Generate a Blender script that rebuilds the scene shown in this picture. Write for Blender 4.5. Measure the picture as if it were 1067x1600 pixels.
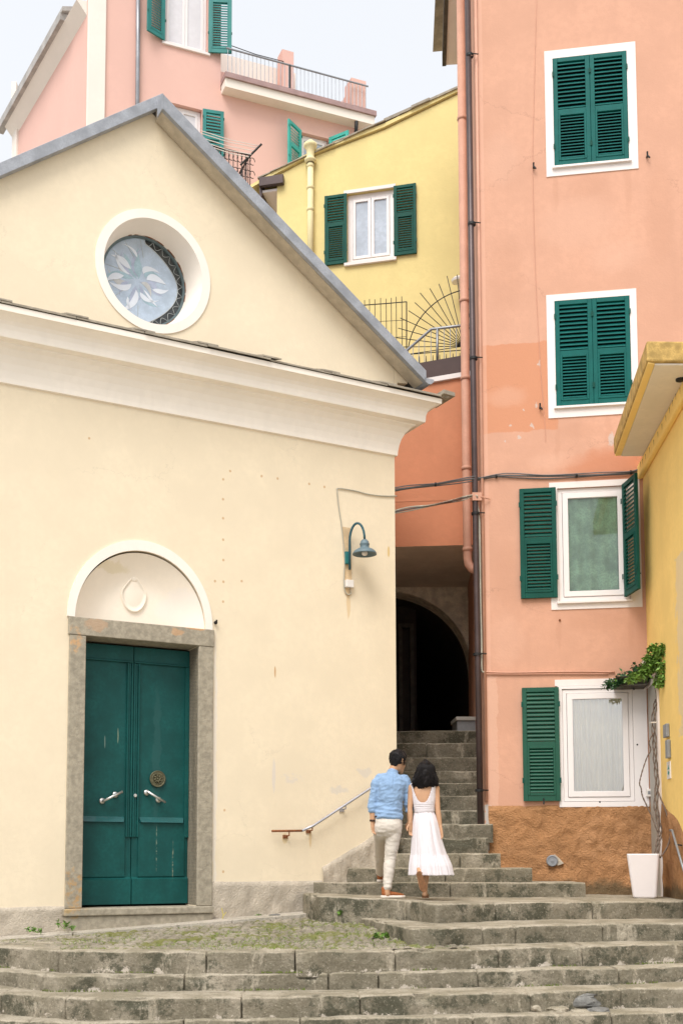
import bpy, bmesh, math, random
from mathutils import Vector, noise
R = math.radians
random.seed(11)
S = bpy.context.scene
C = S.collection
for o in list(bpy.data.objects):
    bpy.data.objects.remove(o)

# ------------------------------------------------------------------ camera, sky, sun, exposure
FPX, TH, CZ = 1800.0, R(4.9), 1.65            # focal length in photo pixels, pitch, eye height
CX, CY = 473.0, 1340.0 - FPX * math.tan(TH)
cam = bpy.data.objects.new('camera', bpy.data.cameras.new('camera'))
C.objects.link(cam)
S.camera = cam
cam.location = (0, 0, CZ)
cam.rotation_euler = (R(90) + TH, 0, 0)
cam.data.lens = FPX / 1600 * 36
cam.data.sensor_width = 36
cam.data.shift_x = (533.5 - CX) / 1600
cam.data.shift_y = (CY - 800) / 1600
cam.data.clip_end = 500

SUN_EL, SUN_AZ = 55, -22                       # elevation; azimuth seen from the camera (negative = left, behind us)
W = bpy.data.worlds.new("World")
S.world = W
W.use_nodes = True
wn = W.node_tree
sky = wn.nodes.new('ShaderNodeTexSky')
sky.sky_type = 'NISHITA'
sky.sun_disc = False
sky.sun_elevation = R(SUN_EL)
sky.sun_rotation = R(180 + SUN_AZ * -1)
sky.air_density = 1.0
sky.dust_density = 6.0
sky.ozone_density = 1.0
hsv = wn.nodes.new('ShaderNodeHueSaturation')
hsv.inputs['Saturation'].default_value = 0.30
hsv.inputs['Value'].default_value = 1.25
wn.links.new(sky.outputs[0], hsv.inputs['Color'])
cloud = wn.nodes.new('ShaderNodeMix')            # thin bright overcast veil over the clear sky
cloud.data_type = 'RGBA'
cloud.inputs[0].default_value = 0.72
cloud.inputs[7].default_value = (3.9, 4.0, 4.15, 1)
wn.links.new(hsv.outputs[0], cloud.inputs[6])
wn.links.new(cloud.outputs[2], wn.nodes['Background'].inputs[0])
wn.nodes['Background'].inputs[1].default_value = 0.15
sd = bpy.data.lights.new('sun', 'SUN')
sd.energy = 1.5
sd.angle = R(32)
sd.color = (1.0, 0.965, 0.915)
sun = bpy.data.objects.new('sun', sd)
C.objects.link(sun)
# light comes from behind the camera, up and to the left
_el, _az = R(SUN_EL), R(SUN_AZ)
sdir = Vector((math.sin(_az) * math.cos(_el), -math.cos(_az) * math.cos(_el), math.sin(_el)))
sun.rotation_euler = sdir.to_track_quat('Z', 'Y').to_euler()
sun.location = (-6, -10, 20)
S.view_settings.view_transform = 'Standard'
S.view_settings.look = 'None'
S.view_settings.exposure = 0.80
S.view_settings.gamma = 1.0
S.cycles.max_bounces = 12
S.cycles.diffuse_bounces = 8

# ------------------------------------------------------------------ camera maths: photo pixel -> point on a real plane
_c, _s = math.cos(TH), math.sin(TH)


def ray(x, y):
    u = (x - CX) / FPX
    v = -(y - CY) / FPX
    return Vector((u, _c - v * _s, _s + v * _c))


CAM = Vector((0, 0, CZ))


def atY(x, y, Y):
    d = ray(x, y)
    return CAM + d * (Y / d.y)


def atZ(x, y, z):
    d = ray(x, y)
    return CAM + d * ((z - CZ) / d.z)


class Fr:
    """A vertical wall plane: s runs along it, z up, o out of it towards the viewer."""
    def __init__(s, O, u):
        s.O = Vector((O[0], O[1], 0))
        s.u = Vector((u[0], u[1], 0)).normalized()
        s.n = Vector((s.u.y, -s.u.x, 0))

    def P(s, a, z, o=0.0):
        return s.O + s.u * a + s.n * o + Vector((0, 0, z))

    def hit(s, x, y, o=0.0):
        d = ray(x, y)
        P0 = s.O + s.n * o
        t = (P0 - CAM).dot(s.n) / d.dot(s.n)
        p = CAM + d * t
        return (p - s.O).dot(s.u), p.z

    def px(s, x, y, o=0.0):
        a, z = s.hit(x, y, o)
        return s.P(a, z, o)


WF = Fr((0, 0), (1, 0))      # world frame: s = x, o = -y

# ------------------------------------------------------------------ materials


def lin(h):
    h = h.lstrip('#')
    r = []
    for i in (0, 2, 4):
        c = int(h[i:i + 2], 16) / 255
        r.append(c / 12.92 if c <= 0.04045 else ((c + 0.055) / 1.055) ** 2.4)
    return tuple(r)


class NT:
    def __init__(s, name):
        s.m = bpy.data.materials.new(name)
        s.m.use_nodes = True
        s.t = s.m.node_tree
        s.b = s.t.nodes['Principled BSDF']
        s.out = s.t.nodes['Material Output']

    def n(s, typ, ins=None, out=0, **props):
        d = s.t.nodes.new(typ)
        for k, v in props.items():
            setattr(d, k, v)
        for k, v in (ins or {}).items():
            s.set(d.inputs[k], v)
        return d.outputs[out]

    def set(s, sock, v):
        if isinstance(v, bpy.types.NodeSocket):
            s.t.links.new(v, sock)
        else:
            if sock.type == 'RGBA' and len(v) == 3:
                v = (*v, 1)
            sock.default_value = v

    def math(s, op, a, b=0.0, c=0.0, clamp=False):
        return s.n('ShaderNodeMath', {0: a, 1: b, 2: c}, operation=op, use_clamp=clamp)

    def mix(s, f, a, b, mode='MIX'):
        d = s.t.nodes.new('ShaderNodeMix')
        d.data_type = 'RGBA'
        d.blend_type = mode
        s.set(d.inputs[0], f)
        s.set(d.inputs[6], a)
        s.set(d.inputs[7], b)
        return d.outputs[2]

    def noise(s, scale, vec=None, detail=4, rough=0.55, out='Fac', dist=0.0):
        ins = {'Scale': scale, 'Detail': detail, 'Roughness': rough, 'Distortion': dist}
        if vec is not None:
            ins['Vector'] = vec
        d = s.t.nodes.new('ShaderNodeTexNoise')
        for k, v in ins.items():
            s.set(d.inputs[k], v)
        return d.outputs[out]

    def ramp(s, f, lo, hi, a=0.0, b=1.0):
        return s.n('ShaderNodeMapRange', {0: f, 1: lo, 2: hi, 3: a, 4: b}, interpolation_type='SMOOTHSTEP')

    def pos(s):
        if not hasattr(s, '_p'):
            s._p = s.n('ShaderNodeNewGeometry')
        return s._p

    def bump(s, h, strength, dist):
        s.set(s.b.inputs['Normal'], s.n('ShaderNodeBump', {'Strength': strength, 'Distance': dist, 'Height': h}))

    def scaled(s, v):
        return s.n('ShaderNodeVectorMath', {0: s.pos(), 1: v}, operation='MULTIPLY')


def mk(name, col, rough=0.65, metal=0.0, var=0.08, vs=4.0, bump=0.0, bs=60.0, bd=0.004, spec=0.3, patches=(),
       streak=0.0, island=0.0, sheen=0.0, trans=0.0, cracks=0.0):
    N = NT(name)
    p = N.pos()
    lo = tuple(c * (1 - var) for c in col)
    hi = tuple(min(1, c * (1 + var)) for c in col)
    f = N.ramp(N.noise(vs, p, 5), 0.3, 0.7)
    c = N.mix(f, lo, hi)
    if var > 0:
        f2 = N.ramp(N.noise(vs * 9, p, 3), 0.35, 0.65)
        c = N.mix(N.math('MULTIPLY', f2, 0.5), c, tuple(x * (1 - var) for x in col))
    if streak:
        sp = N.scaled((5.0, 5.0, 0.35))
        f3 = N.ramp(N.noise(1.0, sp, 5, 0.6), 0.5, 0.75)
        c = N.mix(N.math('MULTIPLY', f3, streak), c, tuple(x * 0.72 for x in col))
    if patches:
        sx = N.t.nodes.new('ShaderNodeSeparateXYZ')
        N.t.links.new(p, sx.inputs[0])
        X, Z = sx.outputs[0], sx.outputs[2]
        for q in patches:
            e = q.get('e', 0.03)
            sc = q.get('ns', 6.0)
            nx = N.math('MULTIPLY', N.math('SUBTRACT', N.noise(sc, p, 6, 0.6), 0.5), e * 4)
            nz = N.math('MULTIPLY', N.math('SUBTRACT', N.noise(sc * 1.17, N.scaled((1, 1.3, 1)), 6, 0.6), 0.5), e * 4)
            dx = N.math('ABSOLUTE', N.math('SUBTRACT', N.math('ADD', X, nx), q['x']))
            dz = N.math('ABSOLUTE', N.math('SUBTRACT', N.math('ADD', Z, nz), q['z']))
            if q.get('k', 'e') == 'b':
                d = N.math('MAXIMUM', N.math('SUBTRACT', dx, q['hx']), N.math('SUBTRACT', dz, q['hz']))
                msk = N.ramp(d, -q.get('soft', 0.006), q.get('soft', 0.006), 1.0, 0.0)
            else:
                a = N.math('POWER', N.math('DIVIDE', dx, q['hx']), 2.0)
                b = N.math('POWER', N.math('DIVIDE', dz, q['hz']), 2.0)
                msk = N.ramp(N.math('ADD', a, b), 1 - q.get('soft', 0.4), 1 + q.get('soft', 0.4), 1.0, 0.0)
            if q.get('spk'):
                msk = N.math('MULTIPLY', msk, N.ramp(N.noise(q['spk'], p, 6, 0.65), 0.45, 0.6))
            c = N.mix(N.math('MULTIPLY', msk, q.get('op', 1.0)), c, q['col'])
    if cracks:
        vd = N.t.nodes.new('ShaderNodeTexVoronoi')
        vd.feature = 'DISTANCE_TO_EDGE'
        wv = N.n('ShaderNodeVectorMath', {0: p, 1: N.n('ShaderNodeVectorMath', {0: N.noise(3.0, p, 5, 0.7, out='Color'), 1: (.5, .5, .5)}, operation='MULTIPLY')}, operation='ADD')
        N.set(vd.inputs['Vector'], wv)
        vd.inputs['Scale'].default_value = 0.55
        ck = N.math('MULTIPLY', N.ramp(vd.outputs['Distance'], 0.0012, 0.0045, 1, 0), N.ramp(N.noise(0.8, p, 3), 0.50, 0.60))
        c = N.mix(N.math('MULTIPLY', ck, cracks), c, tuple(x * 0.45 for x in col))
    if island:
        gi = N.t.nodes.new('ShaderNodeNewGeometry')
        c = N.mix(gi.outputs['Random Per Island'], c, tuple(min(1, x * (1 + island)) for x in col))
    N.set(N.b.inputs['Base Color'], c)
    N.b.inputs['Roughness'].default_value = rough
    N.b.inputs['Metallic'].default_value = metal
    N.b.inputs['Specular IOR Level'].default_value = spec
    if trans:
        N.b.inputs['Subsurface Weight'].default_value = trans
        N.b.inputs['Subsurface Radius'].default_value = (0.02, 0.012, 0.008)
    if sheen:
        N.b.inputs['Sheen Weight'].default_value = sheen
    if bump:
        h = N.math('ADD', N.noise(bs, p, 5, 0.6), N.math('MULTIPLY', N.noise(bs * 0.12, p, 4), 1.5))
        N.bump(h, bump, bd)
    return N.m


def mk_stone(name, light, mid, dark, moss=None, eff=True):
    """Weathered step stone: mottled tones, dark lichen blotches, pale efflorescence where the 'stain' layer allows."""
    N = NT(name)
    p = N.pos()
    c = N.mix(N.ramp(N.noise(2.6, p, 8, 0.65), 0.40, 0.60), mid, light)
    if eff:                                   # riser shade painted darker than the sky-lit treads, with lichen blotches
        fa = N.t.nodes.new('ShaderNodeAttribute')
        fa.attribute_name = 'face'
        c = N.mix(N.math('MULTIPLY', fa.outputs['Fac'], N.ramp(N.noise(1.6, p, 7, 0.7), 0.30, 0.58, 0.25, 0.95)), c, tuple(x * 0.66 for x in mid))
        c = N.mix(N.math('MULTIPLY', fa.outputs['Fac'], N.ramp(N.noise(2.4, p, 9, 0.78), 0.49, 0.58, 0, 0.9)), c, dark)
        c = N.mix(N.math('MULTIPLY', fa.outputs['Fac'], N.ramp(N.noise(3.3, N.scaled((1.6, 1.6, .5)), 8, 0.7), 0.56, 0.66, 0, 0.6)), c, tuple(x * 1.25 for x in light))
    c = N.mix(N.ramp(N.noise(2.3, p, 8, 0.75), 0.56, 0.70, 0, 0.6), c, dark)
    c = N.mix(N.math('MULTIPLY', N.ramp(N.noise(36, p, 6, 0.8), 0.50, 0.64), 0.6), c, tuple(x * 0.4 for x in mid))
    c = N.mix(N.math('MULTIPLY', N.ramp(N.noise(44, p, 6, 0.8), 0.55, 0.68), 0.55), c, tuple(min(1, x * 1.45) for x in light))
    if moss:
        ja = N.t.nodes.new('ShaderNodeAttribute')
        ja.attribute_name = 'joint'
        c = N.mix(N.math('MULTIPLY', ja.outputs['Fac'], 0.75), c, (0.085, 0.08, 0.045))
        mf = N.math('ADD', N.noise(2.2, p, 8, 0.75), N.math('MULTIPLY', ja.outputs['Fac'], 0.10))
        c = N.mix(N.ramp(mf, 0.50, 0.60, 0, 0.9), c, moss)
        c = N.mix(N.ramp(N.noise(9.0, p, 6, 0.7), 0.57, 0.66, 0, 0.8), c, (0.075, 0.115, 0.03))
    if eff:
        at = N.t.nodes.new('ShaderNodeAttribute')
        at.attribute_name = 'stain'
        w = N.math('ADD', at.outputs['Fac'], N.math('MULTIPLY', N.math('SUBTRACT', N.noise(5, p, 8, 0.75), 0.5), 3.2))
        c = N.mix(N.math('MULTIPLY', N.ramp(w, 1.06, 1.2), 0.85), c, (0.58, 0.51, 0.43))
    N.set(N.b.inputs['Base Color'], c)
    N.b.inputs['Roughness'].default_value = 0.88
    N.b.inputs['Specular IOR Level'].default_value = 0.2
    h = N.math('ADD', N.noise(40, p, 6, 0.75), N.math('MULTIPLY', N.noise(13, p, 6, 0.65), 1.6))
    N.bump(h, 0.8, 0.018)
    return N.m


def mk_glass(name, tint=(1, 1, 1), base=0.10):
    N = NT(name)
    tr = N.n('ShaderNodeBsdfTransparent', {'Color': tint})
    gl = N.n('ShaderNodeBsdfGlossy', {'Color': (0.95, 0.97, 1.0), 'Roughness': 0.02})
    fr = N.n('ShaderNodeFresnel', {'IOR': 1.5})
    f = N.math('ADD', fr, base, clamp=True)
    sh = N.n('ShaderNodeMixShader', {0: f, 1: tr, 2: gl})
    N.t.links.new(sh, N.out.inputs['Surface'])
    return N.m


def px_church(x, y):
    p = CH.px(x, y)
    return p.x, p.z


# ------------------------------------------------------------------ wall planes, taken from the photograph's vanishing points
_p = atY(620, 1250, 14.9)
CH = Fr(_p, (3527, 1807))            # church facade, s = 0 at its right corner
_p = atY(757, 1300, 15.5)
PK = Fr(_p, (10973, -1807))          # pink house front, s = 0 at its left corner
_p = atY(433, 290, 22.5)
YR = Fr(_p, (7270, -1807))           # yellow house behind
_p = atY(165, 100, 28.0)
FP = Fr(_p, (4530, 1807))            # pink house far up the hill
_p = PK.P(2.165, 0)
RY = Fr(_p, (-0.107, -0.994))        # yellow house on the right, s runs towards the viewer
_p = atY(620, 845, 17.0)
OR = Fr(_p, (0.992, -0.10))          # orange house over the passage
_p = atY(722, 575, 16.75)
TR = Fr(_p, (0.919, -0.395))         # terrace parapet above the passage
_p = FP.P(-0.49, 0)
SW = Fr(_p, (1109, -1807))           # left flank of the far pink house

# ------------------------------------------------------------------ palette
def patch(F, x, y, wx, hy, col, **k):
    a, z = F.hit(x, y)
    p = F.P(a, z)
    sc = 1800 / p.y
    return dict(x=p.x, z=p.z, hx=wx / sc, hz=hy / sc, col=col, **k)


CREAM = (0.745, 0.640, 0.475)
rust = (0.45, 0.22, 0.06)
cp = [patch(CH, 455, 1216, 20, 8, (0.62, 0.56, 0.50), spk=12, op=.6, e=.03), patch(CH, 570, 1207, 12, 6, (0.60, 0.55, 0.49), op=.6, e=.04),
      patch(CH, 530, 1234, 14, 7, (0.60, 0.55, 0.49), op=.6, e=.05), patch(CH, 428, 1212, 2.5, 26, (0.6, 0.55, 0.52), op=.6, e=.006),
      patch(CH, 430, 1050, 1.3, 9, rust, op=.7, e=.003), patch(CH, 544, 945, 3, 22, (0.62, 0.42, 0.2), op=.55, e=.01),
      patch(CH, 607, 862, 2, 9, (0.6, 0.4, 0.12), op=.7, e=.005), patch(CH, 485, 1310, 2, 14, (0.6, 0.42, 0.2), op=.6, e=.005),
      patch(CH, 445, 1310, 4, 8, (0.62, 0.45, 0.2), op=.5, e=.008), patch(CH, 336, 1200, 3, 210, (0.72, 0.66, 0.58), op=.7, e=.02)]
for (x, y) in ((360, 736), (409, 744), (434, 748), (483, 756), (507, 761), (349, 749), (349, 780), (349, 810), (349, 843), (349, 875), (349, 909), (349, 940), (378, 908), (336, 908), (140, 685), (351, 1266), (349, 1362)):
    cp.append(patch(CH, x, y, 1.8, 2.2, rust, op=.55, e=.004))
M = {}
M['church'] = mk('cream_plaster', CREAM, 0.85, var=0.04, vs=1.6, bump=0.35, bs=34, bd=0.006, spec=0.15, patches=cp, streak=0.05, cracks=0.14)
M['trim'] = mk('pale_trim_plaster', (0.82, 0.755, 0.68), 0.8, var=0.03, vs=1.5, bump=0.12, bs=70, bd=0.003, spec=0.15, streak=0.08)
M['cornice'] = mk('cornice_plaster', (0.87, 0.805, 0.715), 0.8, var=0.035, vs=1.2, bump=0.12, bs=70, bd=0.003, spec=0.15, streak=0.12)
M['rough_grey'] = mk('grey_roughcast', (0.47, 0.41, 0.33), 0.95, var=0.16, vs=5, bump=0.9, bs=45, bd=0.015, spec=0.1, streak=0.2)
M['slate'] = mk('slate_slabs', (0.32, 0.28, 0.22), 0.8, var=0.25, vs=7, bump=0.4, bs=30, bd=0.01)
M['lead'] = mk('grey_metal_verge', (0.31, 0.325, 0.355), 0.6, metal=0.1, var=0.2, vs=6, bump=0.1, bs=20)
M['soffit_wood'] = mk('brown_verge_wood', (0.47, 0.41, 0.32), 0.7, var=0.15, vs=8)
M['dark_wood'] = mk('dark_eave_wood', (0.06, 0.05, 0.04), 0.7, var=0.2)
dsp = [patch(CH, 118, 1390, 14, 34, (0.47, 0.27, 0.10), e=.06, ns=9, spk=11, op=.7), patch(CH, 122, 1425, 16, 10, (0.42, 0.28, 0.12), e=.06, spk=14, op=.7),
       patch(CH, 152, 978, 18, 9, (0.45, 0.30, 0.19), e=.06, op=.65), patch(CH, 118, 1000, 9, 26, (0.55, 0.33, 0.16), e=.05, spk=9, op=.9),
       patch(CH, 280, 988, 11, 6, (0.50, 0.30, 0.16), e=.04, op=.7), patch(CH, 310, 982, 16, 3, (0.55, 0.30, 0.14), e=.03, op=.7)]
M['door_stone'] = mk('door_stone', (0.335, 0.295, 0.225), 0.85, var=0.22, vs=16, bump=0.7, bs=36, bd=0.008, patches=dsp, streak=0.15)
dpp = [patch(CH, 240, 1325, 0.8, 36, (0.25, 0.30, 0.22), e=.004, spk=30, op=.6), patch(CH, 266, 1345, 0.9, 30, (0.30, 0.30, 0.20), e=.004, spk=22, op=.6),
       patch(CH, 178, 1145, 0.7, 12, (0.32, 0.36, 0.24), e=.004, op=.6), patch(CH, 157, 1155, 0.8, 10, (0.25, 0.33, 0.28), e=.004, op=.5),
       patch(CH, 240, 1180, 6, 110, (0.020, 0.085, 0.080), e=.03, op=.55)]
M['door_gloss'] = mk('glossy_green_door_paint', (0.012, 0.085, 0.085), 0.22, var=0.1, spec=0.9)
M['door'] = mk('green_door_paint', (0.006, 0.072, 0.066), 0.45, var=0.22, vs=3, bump=0.12, bs=40, spec=0.22, patches=dpp, streak=0.35)
M['steel'] = mk('brushed_steel', (0.6, 0.58, 0.55), 0.35, metal=0.9, var=0.05)
M['brass'] = mk('aged_brass', (0.13, 0.12, 0.07), 0.5, metal=0.5, var=0.3, vs=40)
M['shutter'] = mk('green_shutter_paint', (0.004, 0.100, 0.088), 0.5, var=0.12, vs=5, bump=0.05, bs=60, spec=0.15)
M['shutter_dark'] = mk('dark_green_shutter_paint', (0.006, 0.070, 0.052), 0.5, var=0.12, vs=5, spec=0.15)
M['shutter_low'] = mk('leaf_green_shutter_paint', (0.008, 0.075, 0.044), 0.38, var=0.1, vs=5, spec=0.35)
M['shutter_far'] = mk('faded_teal_shutter_paint', (0.028, 0.19, 0.175), 0.5, var=0.12, vs=3)
M['shutter_mint'] = mk('mint_shutter_paint', (0.05, 0.36, 0.30), 0.5, var=0.1, vs=3)
pp = [dict(k='b', x=PK.P(.46, 0).x, z=8.12, hx=0.60, hz=0.63, col=(0.545, 0.255, 0.15), e=.030, ns=4, soft=.008),
      dict(k='b', x=PK.P(.06, 0).x, z=9.9, hx=0.05, hz=6.0, col=(0.64, 0.38, 0.28), e=.004, op=.5),
      dict(k='b', x=PK.P(.10, 0).x, z=3.2, hx=0.09, hz=0.9, col=(0.62, 0.38, 0.28), e=.03, op=.7),
      dict(k='b', x=PK.P(.05, 0).x, z=2.05, hx=0.05, hz=0.30, col=(0.50, 0.45, 0.41), e=.03, ns=10),
      dict(x=PK.P(1.75, 0).x, z=6.95, hx=0.6, hz=0.22, col=(0.50, 0.18, 0.085), e=.05, soft=.8, op=.6)]
for (x, y, w, h) in ((868, 300, 4, 34), (980, 292, 5, 40), (920, 290, 30, 18), (870, 690, 4, 30), (950, 676, 6, 26), (905, 672, 30, 12), (872, 985, 4, 28), (985, 980, 5, 32), (930, 972, 40, 16), (790, 430, 26, 60), (1030, 330, 20, 80), (800, 900, 30, 50)):
    pp.append(patch(PK, x, y, w, h, (0.47, 0.25, 0.165), e=.03, ns=5, op=.28, soft=.9))
for (x, y, w, h) in ((790, 620, 30, 16), (900, 350, 60, 40), (780, 250, 30, 40), (960, 400, 40, 25), (790, 1000, 24, 40), (870, 720, 40, 12)):
    pp.append(patch(PK, x, y, w, h, (0.63, 0.38, 0.28), e=.05, ns=4, op=.35, soft=.9))
for (x, y, w, h) in ((810, 683, 4, 3), (831, 665, 3, 4), (842, 568, 1.5, 5), (955, 686, 5, 10), (818, 640, 2, 2), (796, 665, 2, 1.5), (790, 690, 2, 1.5), (838, 634, 2, 4)):
    pp.append(patch(PK, x, y, w, h, (0.53, 0.44, 0.39), e=.03, ns=18, op=.8))
M['pink'] = mk('salmon_plaster', (0.575, 0.322, 0.225), 0.85, var=0.06, vs=1.3, bump=0.4, bs=34, bd=0.006, spec=0.15, patches=pp, streak=0.10, cracks=0.28)
M['pink_pipe'] = mk('salmon_painted_pipe', (0.56, 0.30, 0.21), 0.6, var=0.08, vs=5)
M['rough_orange'] = mk('ochre_roughcast', (0.43, 0.225, 0.105), 0.95, var=0.16, vs=3, bump=1.0, bs=45, bd=0.03, spec=0.1, streak=0.2, patches=[dict(k='b', x=PK.P(1.2, 0).x, z=.95, hx=3, hz=.36, col=(0.11, 0.09, 0.055), e=.09, ns=4, soft=.06, op=.8), dict(x=PK.P(.9, 0).x, z=1.7, hx=.7, hz=.25, col=(0.36, 0.19, 0.09), e=.08, spk=5, op=.7), dict(x=PK.P(1.7, 0).x, z=1.9, hx=.5, hz=.35, col=(0.48, 0.26, 0.13), e=.08, spk=5, op=.7)])
M['white'] = mk('white_paint', (0.74, 0.685, 0.66), 0.6, var=0.03, vs=3, bump=0.05, bs=60, spec=0.25, streak=0.05)
M['pvc'] = mk('white_window_frame', (0.74, 0.70, 0.69), 0.35, var=0.015, spec=0.4)
M['brown_pipe'] = mk('brown_metal_pipe', (0.075, 0.052, 0.05), 0.38, metal=0.3, var=0.2, vs=3)
M['grey_metal'] = mk('grey_metal', (0.30, 0.31, 0.33), 0.45, metal=0.5, var=0.12)
M['dark_metal'] = mk('dark_metal', (0.03, 0.03, 0.03), 0.5, metal=0.5, var=0.2)
M['rust'] = mk('rusty_iron', (0.24, 0.09, 0.035), 0.8, var=0.35, vs=25)
M['galv'] = mk('galvanised_rail', (0.42, 0.42, 0.46), 0.4, metal=0.6, var=0.1)
M['orange'] = mk('orange_plaster', (0.56, 0.235, 0.13), 0.85, var=0.06, vs=1.3, bump=0.4, bs=30, bd=0.006, spec=0.15, streak=0.08)
M['grey_soffit'] = mk('grey_soffit_plaster', (0.66, 0.57, 0.46), 0.9, var=0.1, vs=2, bump=0.3, bs=30)
M['arch_wall'] = mk('old_arch_plaster', (0.80, 0.72, 0.58), 0.95, var=0.25, vs=7, bump=1.0, bs=16, bd=0.04, spec=0.1)
M['tunnel'] = mk('unlit_passage_plaster', (0.05, 0.04, 0.033), 0.95, var=0.2)  # near-black colour paints in the shade of the closed passage
M['brown_sheet'] = mk('brown_parapet_sheet', (0.075, 0.045, 0.04), 0.5, var=0.1)
M['yellow'] = mk('yellow_plaster', (0.70, 0.58, 0.265), 0.85, var=0.05, vs=1.2, bump=0.4, bs=24, bd=0.007, spec=0.15, streak=0.06)
M['pale_yellow'] = mk('pale_yellow_paint', (0.72, 0.63, 0.36), 0.7, var=0.04)
rp = [dict(k='b', x=RY.P(2.35, 0).x, z=4.1, hx=0.055, hz=1.05, col=(0.76, 0.60, 0.34), e=.02)]
M['ochre_yellow'] = mk('ochre_yellow_plaster', (0.92, 0.66, 0.235), 0.85, var=0.06, vs=1.6, bump=0.4, bs=34, bd=0.006, spec=0.15, patches=rp, streak=0.1)
M['eave_stone'] = mk('lichened_eave_concrete', (0.50, 0.33, 0.11), 0.9, var=0.35, vs=10, bump=0.5, bs=40, bd=0.008)
M['soffit'] = mk('stained_white_soffit', (0.74, 0.67, 0.56), 0.85, var=0.05, vs=2, patches=[], streak=0.1)
M['far_pink'] = mk('pale_pink_plaster', (0.68, 0.43, 0.365), 0.85, var=0.03, vs=0.7, bump=0.1, bs=40, spec=0.15)
M['far_cream'] = mk('pale_cream_plaster', (0.76, 0.69, 0.62), 0.85, var=0.03, vs=1)
M['far_roof'] = mk('grey_roof', (0.38, 0.36, 0.34), 0.8, var=0.2, vs=3)
M['copper'] = mk('mauve_parapet_cap', (0.33, 0.22, 0.21), 0.6, var=0.15)
M['glass_far'] = mk('painted_sky_glass', (0.40, 0.45, 0.52), 0.06, var=0.2, vs=1.2, spec=0.6)  # opaque; the bluish sky reflection is painted into its base colour
M['glass_far_grey'] = mk('curtained_glass', (0.62, 0.60, 0.62), 0.1, var=0.06, vs=1.0, spec=0.5)
M['glass'] = mk_glass('window_glass', base=0.0)
M['glass_sky'] = mk_glass('sky_lit_window_glass', base=0.16)
M['shirt_dark'] = mk('blue_linen_seam', (0.15, 0.24, 0.38), 0.85, var=0.1)
M['curtain'] = mk('cream_pleated_curtain', (0.86, 0.81, 0.66), 0.8, var=0.05)
M['net'] = mk('reflection_green_net_curtain', (0.30, 0.50, 0.34), 0.7, var=0.3, vs=5, spec=0.3)  # green reflection of the hillside painted into the curtain colour
M['inside'] = mk('dark_room', (0.04, 0.04, 0.04), 0.9)
M['gap'] = mk('black_gap', (0.006, 0.006, 0.006), 0.9)
M['cable'] = mk('grey_cable', (0.13, 0.13, 0.135), 0.5, var=0.2)
M['cable_pale'] = mk('pale_cable', (0.42, 0.40, 0.33), 0.55, var=0.2)
M['lamp'] = mk('blue_grey_enamel', (0.105, 0.155, 0.18), 0.45, var=0.15, vs=14, spec=0.4)
M['lamp_arm'] = mk('blue_green_iron', (0.025, 0.085, 0.105), 0.5, var=0.2)
M['teal_box'] = mk('teal_junction_box', (0.02, 0.14, 0.14), 0.5, var=0.15)
M['bulb'] = mk('frosted_bulb', (0.75, 0.70, 0.66), 0.2, var=0)
M['box_white'] = mk('white_plastic', (0.72, 0.68, 0.64), 0.5, var=0.04)
M['raw_patch'] = mk('bare_render_patch', (0.62, 0.46, 0.28), 0.9, var=0.14, vs=10, bump=0.4, bs=40)
M['pot'] = mk('white_planter_plastic', (0.73, 0.68, 0.67), 0.4, var=0.02, spec=0.4)
M['soil'] = mk('soil', (0.04, 0.028, 0.018), 0.95, var=0.3, bump=0.8, bs=30, bd=0.02)
M['bark'] = mk('vine_bark', (0.15, 0.11, 0.085), 0.9, var=0.35, vs=30, bump=0.5, bs=60)
M['leaf_bright'] = mk('bright_vine_leaf', (0.105, 0.19, 0.032), 0.5, var=0.3, vs=5, island=0.9, spec=0.35)
M['leaf_dark'] = mk('dark_trailing_leaf', (0.030, 0.080, 0.030), 0.45, var=0.3, vs=6, island=0.9, spec=0.4)
M['weed'] = mk('weed_leaf', (0.09, 0.17, 0.03), 0.6, var=0.3, vs=6, island=0.8)
M['grass'] = mk('dry_grass', (0.115, 0.155, 0.03), 0.7, var=0.3, vs=3, island=0.8)
M['trough'] = mk('weathered_board', (0.075, 0.065, 0.052), 0.75, var=0.3, vs=9, bump=0.3, bs=30)
M['door_grey'] = mk('grey_door', (0.40, 0.385, 0.35), 0.5, var=0.06)
M['ltr'] = mk('grey_letter_box', (0.24, 0.25, 0.26), 0.4, metal=0.3, var=0.1)
M['green_mark'] = mk('green_print', (0.02, 0.27, 0.2), 0.5, var=0)
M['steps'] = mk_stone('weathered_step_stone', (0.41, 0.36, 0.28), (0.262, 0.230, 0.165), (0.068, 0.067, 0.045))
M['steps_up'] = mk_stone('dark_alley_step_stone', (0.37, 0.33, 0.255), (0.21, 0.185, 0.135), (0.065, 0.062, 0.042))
M['cobble'] = mk_stone('mossy_cobbles', (0.34, 0.30, 0.24), (0.24, 0.21, 0.16), (0.13, 0.12, 0.09), moss=(0.16, 0.165, 0.045), eff=False)
M['street'] = mk_stone('street_paving', (0.50, 0.45, 0.38), (0.42, 0.38, 0.31), (0.3, 0.27, 0.22), eff=False)
M['slate_rock'] = mk('blue_slate_rock', (0.20, 0.195, 0.18), 0.8, var=0.4, vs=8, bump=0.6, bs=25, bd=0.02)
M['carve'] = mk('carved_shadow_paint', (0.085, 0.08, 0.062), 0.95, var=0.2)
M['skin'] = mk('skin', (0.50, 0.285, 0.165), 0.5, var=0.05, vs=10, spec=0.35, trans=0.0)
M['skin_red'] = mk('skin_flushed', (0.52, 0.25, 0.16), 0.5, var=0.05, vs=10, spec=0.35)
M['hair'] = mk('black_hair', (0.009, 0.008, 0.009), 0.55, var=0.3, vs=40, spec=0.25)
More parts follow.
